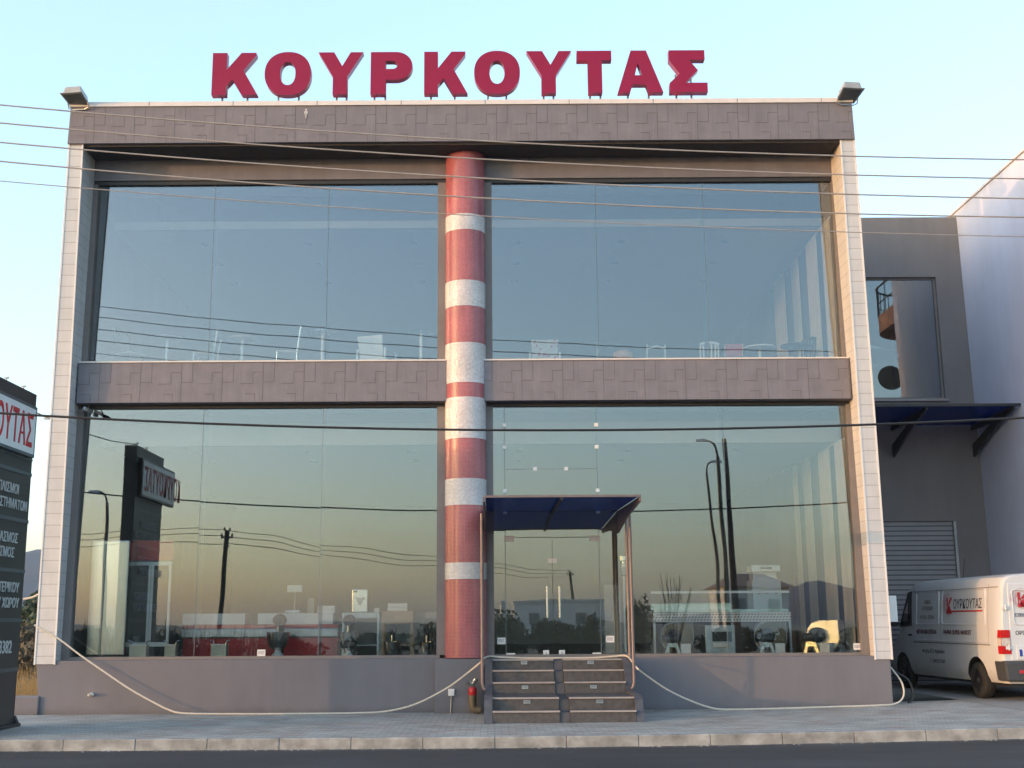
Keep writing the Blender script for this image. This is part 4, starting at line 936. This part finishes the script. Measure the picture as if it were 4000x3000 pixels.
for i in range(42):
    for j in range(3): perf.box(-1.30+i*.063+.02*j, -1.30+i*.063+.02*j+.03, -.384, -.38, .65+j*.05, .67+j*.05, 1)
perf.build('perforated_band', [M['cap'], M['dark']], t)  # cream face colour stands in for sunlight on the steel band
MB().box(-1.28, 1.28, -.25, .36, .05, .618).build('cupboard', M['dark_wood'], t)
for x in (-1.31, 1.31): MB().box(x-.02, x+.02, -.36, -.30, 0, .618).build('leg', M['white'], t)
MB().box(-1.33, -.02, -.34, -.328, .802, 1.16).box(.02, 1.33, -.34, -.328, .802, 1.16).build('front_glass', M['glass_in'], t)
MB().box(-1.36, 0, -.36, -.30, 1.165, 1.21).box(.02, 1.33, -.36, -.30, 1.165, 1.21).build('top_rail', M['white'], t)
MB().box(-1.3, 1.3, -.3, .38, .81, .86).box(-1.3, .3, .2, .38, .86, .98).build('deck', M['steel'], t)
def blower(x, y, lab, s=1.0, face=None, rz=0):
    t = thing('fan_blower', lab, 'blower', (x, y, FZ), rz, 'snail shaped extractor fans on the floor')
    pl = [(.30, .62), (.30, .36)]+[(.30*math.cos(a), .30+.30*math.sin(a)*.98) for a in [R(-8-10*i) for i in range(9)]]
    pl = [(.30, .63)]+[(.31*math.cos(R(-a)), .34+.33*math.sin(R(-a))) for a in range(0, 190, 12)]+[(-.28, .48), (-.2, .58), (-.05, .625)]
    pl = [(a*s, b*s) for a, b in pl]
    MB().prism(pl, XZ, -.02, .30).build('housing', M['steel_dull'], t)
    MB().prism([(a*.97, .34*s+(b-.34*s)*.97) for a, b in pl], XZ, -.03, -.022).build('side_plate', face or M['steel'], t)
    MB().lathe([(.12*s, -.20), (.14*s, -.16), (.14*s, -.02)], (-.08*s, -.03, .36*s), 24, axis='y').build('motor', M['fabric_dark'], t, smooth=True)
    MB().lathe([(.05*s, -.14), (.075*s, -.12), (.075*s, .12), (.05*s, .14)], (-.16*s, -.26, .32*s), 18, axis='x').build('motor_drum', M['grey_plastic'], t, smooth=True)
    MB().prism([(-.30*s, 0), (-.23*s, 0), (-.19*s, .16*s), (-.08*s, .16*s), (-.04*s, 0), (.03*s, 0), (-.05*s, .24*s), (-.22*s, .24*s)], XZ, -.3, -.05).build('stand', M['steel'], t)
    MB().box(.02*s, .20*s, -.28, -.05, .0, .22*s).build('support_plate', M['white'], t)
blower(3.46, .62, 'extractor fan under the left end of the refrigerated counter', 1.0, M['dark_steel'])
blower(5.22, .62, 'extractor fan under the right end of the refrigerated counter', 1.0, M['dark_steel'])
blower(6.2, .55, 'golden lit extractor fan nearest the right fin', 1.02, M['steel_soft'], R(-34))
t = thing('steel_oven', 'low steel oven with a dark opening between two extractor fans', 'oven', (4.25, .75, FZ))
MB().box(-.28, .28, -.25, .25, 0, .56).build('oven_body', M['steel_dull'], t, bevel=.01)
MB().box(-.15, .13, -.256, -.251, .26, .44).build('opening', M['black'], t)
MB().box(-.15, .13, -.29, -.251, .15, .23).build('tray', M['white'], t, bevel=.008)
t = thing('steel_cooker', 'tall white cooker hood unit with three knobs behind the refrigerated counter', 'cooker', (5.55, 2.4, FZ))
MB().box(-.29, .29, -.25, .3, 0, 1.25).box(-.24, .24, -.1, .3, 1.45, 1.62).build('unit_body', M['white'], t, bevel=.01)
MB().box(-.29, .29, -.25, .3, 1.62, 1.75).build('hood', M['white'], t, bevel=.01); MB().box(-.12, .12, -.256, -.25, 1.67, 1.71).build('vent', M['dark'], t)
MB().box(-.29, .29, -.22, .3, 1.252, 1.45).build('control_panel', M['white'], t)
for x in (-.18, 0, .18): MB().cyl((x, -.275, 1.2), (x, -.25, 1.2), .026).build('knob', M['dark'], t)
o = MB().box(-.035, .035, -.035, .035, 0, 1.55).box(-.08, .08, -.08, .08, 0, .02).build('wooden_post', M['dark_wood'], loc=(5.98, 1.6, FZ)); tag(o, 'dark wooden post right of the refrigerated counter', 'post')

# curtains along the right inner wall
def curtain(lab, z0, z1, spans, x=6.84):
    t = thing('curtain', lab, 'curtain', (x, 2.5, z0))
    for y0, y1 in spans:
        n = int((y1-y0)/.03); front = [(x-.05-.035*math.sin(2*math.pi*i/7.0), y0+(y1-y0)*i/n) for i in range(n+1)]
        mb = MB().prism(front+[(a+.012, b) for a, b in front[::-1]], XY, z0+.02, z1)
        mb.build('curtain_panel', M['curtain'], t, off=(x, 2.5, z0), smooth=True)
    MB().cyl((x-.05, .4, z1+.02), (x-.05, 5.6, z1+.02), .02).build('curtain_rail', M['white'], t, off=(x, 2.5, z0))
curtain('pale vertical curtains along the right inner wall of the ground floor', FZ, 5.05, ((.5, 1.0), (1.5, 2.3), (3.0, 3.5), (4.1, 4.5)))
curtain('pale pink curtains along the right inner wall of the upper floor', 6.462, 9.55, ((.5, 1.1), (1.5, 2.3), (3.0, 3.5), (4.3, 5.2)))

# ------------------------------------------------------------------ upper floor furniture
UZ = 6.462
def round_table(x, y, r, h, m, lab, leg=None):
    t = thing('round_table', lab, 'table', (x, y, UZ), 0, 'round tables on the upper floor')
    MB().lathe([(r*.98, h-.03), (r, h-.015), (r*.98, h), (.02, h)], (0, 0, 0), 32).build('table_top', m, t)
    MB().cyl((0, 0, .02), (0, 0, h-.03), .032).build('pedestal', leg or M['white'], t)
    MB().lathe([(.22, 0), (.22, .02), (.04, .04)], (0, 0, 0), 20).build('base', M['steel_dull'], t)
round_table(-6.5, .75, .30, .78, M['steel_dull'], 'grey round table at the far left of the upper floor', M['steel_dull'])
round_table(-5.03, .9, .28, .80, M['pale_wood'], 'beige topped round table left of the second pane joint')
round_table(-3.38, .65, .26, .86, M['steel'], 'round table with a shiny rim on a bright white column')
round_table(-1.42, .65, .24, .84, M['glass_in'], 'glass topped round table just left of the striped column')
round_table(2.15, 1.35, .28, .75, M['glass_in'], 'glass topped round table right of the flowered armchair')
round_table(5.57, 1.8, .34, .75, M['white'], 'low white round table at the right of the upper floor')
round_table(6.25, 1.5, .32, .72, M['dark'], 'dark round table beside the pink curtains', M['dark'])
def chair(x, y, rz, m, seat, lab, style='slat', bh=.9):
    t = thing('dining_chair', lab, 'chair', (x, y, UZ), rz, 'chairs on the upper floor')
    MB().box(-.21, .21, -.21, .21, .44, .475).build('seat', seat, t, bevel=.012)
    for sx in (-1, 1):
        MB().cyl((sx*.19, -.19, 0), (sx*.185, -.185, .44), .016).build('leg', m, t)
        MB().tube([(sx*.19, .21, 0), (sx*.19, .20, .44), (sx*.185, .27, bh)], .017, 8).build('leg', m, t)
    if style == 'slat':
        b = MB().tube([(-.2, .265, bh-.04), (-.1, .275, bh), (.1, .275, bh), (.2, .265, bh-.04)], .03, 8)
        for k in range(4): b.hexa([(-.135+k*.08, .215, .48), (-.105+k*.08, .215, .48), (-.105+k*.08, .225, .48), (-.135+k*.08, .225, .48)], [(-.145+k*.085, .26, bh-.03), (-.11+k*.085, .26, bh-.03), (-.11+k*.085, .272, bh-.03), (-.145+k*.085, .272, bh-.03)])
        b.build('backrest', m, t)
    elif style == 'panel': MB().hexa([(-.2, .215, .6), (.2, .215, .6), (.2, .235, .6), (-.2, .235, .6)], [(-.2, .26, bh), (.2, .26, bh), (.2, .28, bh), (-.2, .28, bh)]).build('backrest', seat, t, bevel=.01)
    else: MB().tube([(-.19, .25, bh-.1), (0, .29, bh-.05), (.19, .25, bh-.1)], .025, 8).build('backrest', m, t)
def armchair(x, y, rz, m, fab, lab):
    t = thing('armchair', lab, 'chair', (x, y, UZ), rz, 'armchairs on the upper floor')
    MB().box(-.27, .27, -.26, .26, .38, .44).build('seat', fab, t, bevel=.015)
    MB().hexa([(-.26, .2, .44), (.26, .2, .44), (.26, .24, .44), (-.26, .24, .44)], [(-.28, .3, .88), (.28, .3, .88), (.28, .34, .88), (-.28, .34, .88)]).build('backrest', fab, t, bevel=.012)
    for s in (-1, 1): MB().tube([(s*.31, -.27, 0), (s*.31, -.27, .62), (s*.31, .25, .62), (s*.31, .28, 0)], .025, 8).build('arm_frame', m, t)
flo = mat('flower_fabric', (.62, .53, .48), .85, noise=.05)
def flowers(m):
    t = m.node_tree; p = t.nodes['Principled BSDF']; tc = t.nodes.new('ShaderNodeTexCoord'); vo = t.nodes.new('ShaderNodeTexVoronoi'); vo.inputs['Scale'].default_value = 9
    t.links.new(tc.outputs['Object'], vo.inputs['Vector']); k = math_node(t, 'LESS_THAN', vo.outputs['Distance'], .32)
    mx = t.nodes.new('ShaderNodeMix'); mx.data_type = 'RGBA'; t.links.new(k, mx.inputs[0]); t.links.new(p.inputs['Base Color'].links[0].from_socket, mx.inputs[6]); mx.inputs[7].default_value = (.45, .05, .06, 1)
    t.links.new(mx.outputs[2], p.inputs['Base Color'])
flowers(flo)
chair(-7.25, .85, R(60), M['dark'], M['cream'], 'dark chair with a beige seat at the far left of the upper floor', 'bar', 1.0)
chair(-5.75, .85, R(-90), M['steel_dull'], M['pale_wood'], 'thin steel chair with a wooden seat facing the beige topped table', 'bar', .92)
chair(-4.12, .8, R(-80), M['steel'], M['cream'], 'steel framed chair with a cream seat left of the shiny rimmed table', 'bar', .98)
armchair(-2.38, 1.4, R(160), M['white'], M['white'], 'white armchair with a tagged back left of the striped column')
armchair(1.08, 1.85, R(180), M['white'], flo, 'red flowered armchair right of the striped column')
chair(3.4, 2.0, R(180), M['white'], M['white'], 'low white bar backed chair right of the glass topped table', 'bar', .82)
chair(4.53, 2.1, R(180), M['white'], M['white'], 'white slat backed chair near the right of the upper floor', 'slat', .86)
chair(5.06, 2.2, R(180), M['pale_wood'], M['red_paint'], 'wooden chair with a red back beside the white slat chair', 'panel', .86)
chair(6.45, 1.95, R(-60), M['dark'], M['fabric_dark'], 'black chair beside the pink curtains', 'slat', 1.0)
o = MB().lathe([(.22, .02), (.24, .1), (.2, .42), (.1, .48)], (0, 0, 0), 20).build('orange_pouf', mat('pouf_orange', (.5, .22, .1), .8), loc=(2.6, .8, UZ), smooth=True); tag(o, 'orange pouf between the glass topped table and the white bar backed chair', 'pouf')

# ------------------------------------------------------------------ across the road (seen mirrored in the glass)
GZ = -.32
def lamp(x0, x1, xh, y, z1, zh, lab):
    t = thing('street_lamp', lab, 'street lamp', (x0, y, GZ), 0, 'street lamps across the road')
    MB().tube([(0, 0, 0), (.3*(x1-x0), 0, (z1-GZ)*.5), (x1-x0, 0, z1-GZ)], [.14, .11, .07], 12).build('pole', M['dark'], t, smooth=True)
    MB().tube(smooth_path([(x1-x0, 0, z1-GZ), (x1-x0+(xh-x1)*.25, 0, z1-GZ+(zh-z1)*.75), (xh-x0, 0, zh-GZ)]), .045, 8).build('arm', M['dark'], t, smooth=True)
    s = 1 if xh > x1 else -1
    MB().hexa([(xh-x0-.12*s, -.12, zh-GZ-.09), (xh-x0+.4*s, -.1, zh-GZ-.09), (xh-x0+.4*s, .1, zh-GZ-.09), (xh-x0-.12*s, .12, zh-GZ-.09)], [(xh-x0-.12*s, -.1, zh-GZ+.05), (xh-x0+.35*s, -.07, zh-GZ+.03), (xh-x0+.35*s, .07, zh-GZ+.03), (xh-x0-.12*s, .1, zh-GZ+.05)]).build('lamp_head', M['steel_dull'], t, bevel=.01)
lamp(10.06, 9.88, 9.3, -30, 8.75, 9.5, 'taller curved street lamp mirrored in the right ground floor window')
lamp(12.45, 12.05, 12.5, -45, 9.9, 10.55, 'farther street lamp with a short arm mirrored in the right window')
lamp(-17.4, -17.7, -18.15, -32, 7.1, 7.6, 'street lamp mirrored beside the pylon sign in the left window')
def upole(x, y, h, lab, lean=0, r=.14, arms=True):
    t = thing('utility_pole', lab, 'pole', (x, y, GZ), 0, 'wooden utility poles')
    MB().tube([(0, 0, 0), (lean*.5, 0, h*.5), (lean, 0, h)], [r, r*.9, r*.75], 12).build('pole', M['wood'], t, smooth=True)
    if arms:
        a = MB().box(lean-.35, lean+.35, -.05, .05, h-.45, h-.36).box(lean-.2, lean+.2, -.05, .05, h-.95, h-.87)
        a.build('crossarm', M['wood'], t)
        i_ = MB()
        for dx, dz in ((-.3, -.36), (.3, -.36), (-.15, 0), (.15, 0)): i_.lathe([(.03, 0), (.06, .05), (.06, .12), (.03, .2)], (lean+dx, 0, h+dz), 10)
        i_.build('insulator', M['dark'], t)
upole(10.9, -31.5, 10.1, 'thick bare wooden pole mirrored next to the curved street lamp', -.42, .17, False)
upole(-16.25, -50, 7.55, 'leaning wooden pole with crossarms mirrored in the left window', .27, .19)
upole(8.5, -110, 7.6, 'far wooden pole mirrored behind the glass doors', 0, .17)
upole(-20, -5.0, 9.6, 'wooden pole by the kerb carrying the left ends of the overhead wires', 0, .14, False)
upole(24, -5.0, 9.2, 'wooden pole by the kerb carrying the right ends of the overhead wires', 0, .14, False)
for px in (PXL, PXR):
    for i, q in enumerate(W):
        z = para(*q, px)
        o = MB().box(px-.03, px+.03, -6.25, -4.9, z-.06, z-.01).build('wire_bracket', M['steel_dull']); tag(o, 'steel outrigger holding %s of the thin wires at the %s pole' % (('the top', 'the second', 'the middle', 'the fourth', 'the lowest')[i], 'left' if px < 0 else 'right'), 'bracket', 'wire brackets on the kerb poles')
for k, (dz, dx) in enumerate(((0.05, -.15), (-.3, -.3), (-.75, .2))):
    z = 7.55+GZ+dz
    pts = []
    for a, b in (((-55, -42, z+.1), (-15.98+dx, -50, z)), ((-15.98+dx, -50, z), (8.5, -110, z+.05))):
        for i in range(16):
            f = i/16; pts.append((a[0]+(b[0]-a[0])*f, a[1]+(b[1]-a[1])*f, a[2]+(b[2]-a[2])*f-1.0*4*f*(1-f)*.5))
    pts.append((8.5, -110, z+.05))
    o = MB().tube(pts, .022, 6).build('power_line', M['wire_dark'], smooth=True); tag(o, ('top', 'middle', 'bottom')[k]+' line strung from the leaning wooden pole across the road', 'wire', 'power lines across the road')
rng = random.Random(3)
def bush(name, lab, x, y, rx, rz_, m, n, size, cat='bush', stem=True, group=None, ry=None, z=GZ):
    t = thing(name, lab, cat, (x, y, z), 0, group)
    mb = MB()
    for k in range(5):
        cx, cz = rng.uniform(-.45, .45)*rx, rz_*rng.uniform(.75, 1.15)
        foliage(mb, (cx, rng.uniform(-.3, .3)*rx, cz), (rx*rng.uniform(.5, .8), (ry or rx)*.6, rz_*rng.uniform(.6, .85)), n//5, size, rng, .1)
    mb.build('crown', m, t)
    s_ = MB()
    for k in range(5):
        a = rng.uniform(0, 6.28); s_.tube([(0, 0, 0), (.2*rx*math.cos(a), .2*rx*math.sin(a), rz_*.7), (.5*rx*math.cos(a), .4*rx*math.sin(a), rz_*1.4)], [.05, .035, .012], 6)
    s_.build('trunk', M['bark'], t)
    return t
HX = [(-24, 1.5, 1.1), (-20.5, 1.6, 1.0), (-16.8, 1.9, .95), (-13.2, 1.6, .85), (-9.5, 1.8, .8), (-5.6, 1.9, .8), (-2.2, 1.8, 1.1), (.7, 1.8, 1.3), (3.2, 1.7, 1.15), (11.2, 1.8, .95), (14.8, 1.8, .9), (18.5, 1.8, 1.0), (23, 2, 1.0)]
wh_ = ['far left, beyond the street lamp', 'mirrored left of the steel cabinet', 'mirrored behind the ribbed bins', 'mirrored behind the leftmost part of the red counter', 'mirrored behind the middle of the red counter', 'mirrored behind the steel mixers', 'mirrored left of the doors', 'mirrored in the left door leaf', 'mirrored in the right door leaf', 'mirrored near the bare shrub', 'mirrored behind the extractor fans', 'mirrored at the right end of the glass', 'far right, out past the glass']
for (x, rx, rz_), wl in zip(HX, wh_): bush('hedge_bush', 'dark bush across the road, '+wl, x, -37+rng.uniform(-.6, .6), rx, rz_, M['leaf_dark'], 2200, .15, group='dark bushes across the road')
bush('conifer', 'dense dark conifer mirrored right of the doors', 4.9, -37, .75, 1.25, M['leaf_dark'], 1200, .1, 'tree')
bush('broadleaf_tree', 'taller dark tree mirrored left of the refrigerated counter', 7.0, -37.5, .8, 1.75, M['leaf_dark'], 1500, .12, 'tree')
t = thing('bare_shrub', 'leafless shrub with thin upright branches mirrored above the refrigerated counter', 'shrub', (8.6, -36.5, GZ))
mb = MB()
for k in range(16):
    a = rng.uniform(-.5, .5); b = rng.uniform(-.3, .3); h = rng.uniform(2.8, 4.4)
    p = [(0, 0, 0), (a*.9, b, h*.4), (a*2.2+rng.uniform(-.2, .2), b*2, h)]
    mb.tube(smooth_path(p), [.035-.003*i*.9 for i in range(9)], 5)
    for j in range(3):
        f = rng.uniform(.45, .85); q = (a*2.2*f, b*2*f, h*f); mb.tube([q, (q[0]+rng.uniform(-.35, .35), q[1]+rng.uniform(-.2, .2), q[2]+rng.uniform(.5, .9))], [.014, .005], 4)
mb.build('branches', M['bark'], t)
mb = MB()
for k in range(260):
    x = rng.uniform(-22, -10); y = -36+rng.uniform(-.8, .8); h = rng.uniform(1.2, 2.3); l = rng.uniform(-.3, .4)
    mb.add([(x-.02, y, GZ), (x+.02, y, GZ), (x+l*.5+.02, y, GZ+h*.7), (x+l, y+.05, GZ+h), (x+l*.5-.02, y, GZ+h*.7)], [(0, 1, 2, 3, 4)])
struct(mb.build('reeds', M['leaf_dark']), 'stuff')
def house(name, lab, x0, x1, y, h, roof, wm):
    t = thing(name, lab, 'house', ((x0+x1)/2, y, GZ)); wd = (x1-x0)/2; d = 7
    MB().box(-wd, wd, -d, 0, 0, h-GZ).build('wall', wm, t)
    if roof: MB().hexa([(-wd-.4, -d-.4, h-GZ), (wd+.4, -d-.4, h-GZ), (wd+.4, .4, h-GZ), (-wd-.4, .4, h-GZ)], [(-wd*.5, -d*.55, h-GZ+roof), (wd*.5, -d*.55, h-GZ+roof), (wd*.5, -d*.45, h-GZ+roof), (-wd*.5, -d*.45, h-GZ+roof)]).build('roof', M['brick_roof'], t)
    else: MB().box(-wd-.1, wd+.1, -d-.1, .1, h-GZ, h-GZ+.2).build('roof', M['cap'], t)
    n = max(2, int((x1-x0)/2.5))
    for k in range(n):
        cx = -wd+(k+.5)*2*wd/n; MB().box(cx-.45, cx+.45, -.02, .03, h-GZ-1.7, h-GZ-.8).build('window', M['jamb'], t)
house('tiled_house', 'house with a tiled roof mirrored behind the white cooker unit', 16, 20.6, -62, 4.0, 1.0, M['cap'])
house('flat_house', 'long pale flat roofed house mirrored in the glass doors', 1.5, 8.6, -74, 3.0, 0, M['cap'])

# ------------------------------------------------------------------ left gap: dry grass, scrub, tree; hills
mb = MB()
for k in range(5000):
    x = rng.uniform(-22, -8.3); y = rng.uniform(1.2, 13); h = rng.uniform(.25, .75); l = rng.uniform(-.2, .2)
    mb.add([(x-.012, y, -.32), (x+.012, y, -.32), (x+l, y+rng.uniform(-.1, .1), -.32+h+.25)], [(0, 1, 2)])
struct(mb.build('dry_grass', M['leaf_dry']), 'stuff')
sx_ = [(-12.3, 13.5, 1.3, .85, M['leaf_dry'], 'straw coloured shrub low in the gap beside the pylon sign'), (-14.2, 16, 1.6, 1.1, M['scrub'], 'brown shrub rising in the gap between the sign and the building'), (-15.8, 18, 1.5, 1.15, M['scrub'], 'brown shrub partly hidden by the pylon sign'), (-13.6, 19, 1.6, 1.25, M['scrub'], 'brown shrub next to the left fin'), (-17.5, 22, 1.8, 1.3, M['scrub'], 'farthest brown shrub behind the pylon sign')]
for x, y, rx, rz_, m, lb_ in sx_: bush('scrub_bush', lb_, x, y, rx, rz_, m, 1600, .11, group='dry shrubs left of the building')
bush('olive_tree', 'green rounded tree in the gap below the blue hill', -22.0, 35, 1.5, 2.0, M['leaf'], 2600, .16, 'tree')
bush('olive_tree', 'second green tree lower and nearer in the gap', -19.0, 29, 1.3, 1.3, M['leaf'], 2200, .14, 'tree')
def hill(name, x0, x1, y0, y1, fn, nx=70, ny=16):
    mb = MB()
    for j in range(ny+1):
        for i in range(nx+1):
            x = x0+(x1-x0)*i/nx; y = y0+(y1-y0)*j/ny; s = math.sin(math.pi*j/ny)
            mb.v.append((x, y, -2+fn(x)*s**.8*(1+.05*math.sin(x*.05+j))))
    for j in range(ny):
        for i in range(nx): mb.f.append([j*(nx+1)+i, j*(nx+1)+i+1, (j+1)*(nx+1)+i+1, (j+1)*(nx+1)+i]); mb.m.append(0)
    return struct(mb.build(name, M['hill'], smooth=True))
def haze():
    o = MB().box(-1500, 1500, -1500, 1400, -3.5, 75).build('haze', []); o['kind'] = 'stuff'
    m = bpy.data.materials.new('haze_air'); m.use_nodes = True; t = m.node_tree; t.nodes.clear()
    out = t.nodes.new('ShaderNodeOutputMaterial'); pv = t.nodes.new('ShaderNodeVolumePrincipled')
    pv.inputs['Color'].default_value = (.82, .9, 1, 1); pv.inputs['Density'].default_value = .00022
    t.links.new(pv.outputs[0], out.inputs['Volume']); o.data.materials.clear(); o.data.materials.append(m)
haze()
hill('hill', -900, -150, 700, 1300, lambda x: 50*math.exp(-((x+330)/130)**2)+50*math.exp(-((x+560)/160)**2)+4*math.sin(x*.045)+2*math.sin(x*.13))
hill('hill', 120, 800, -1100, -700, lambda x: 26*math.exp(-((x-245)/75)**2)+32*math.exp(-((x-450)/140)**2)+1.5*math.sin(x*.06))
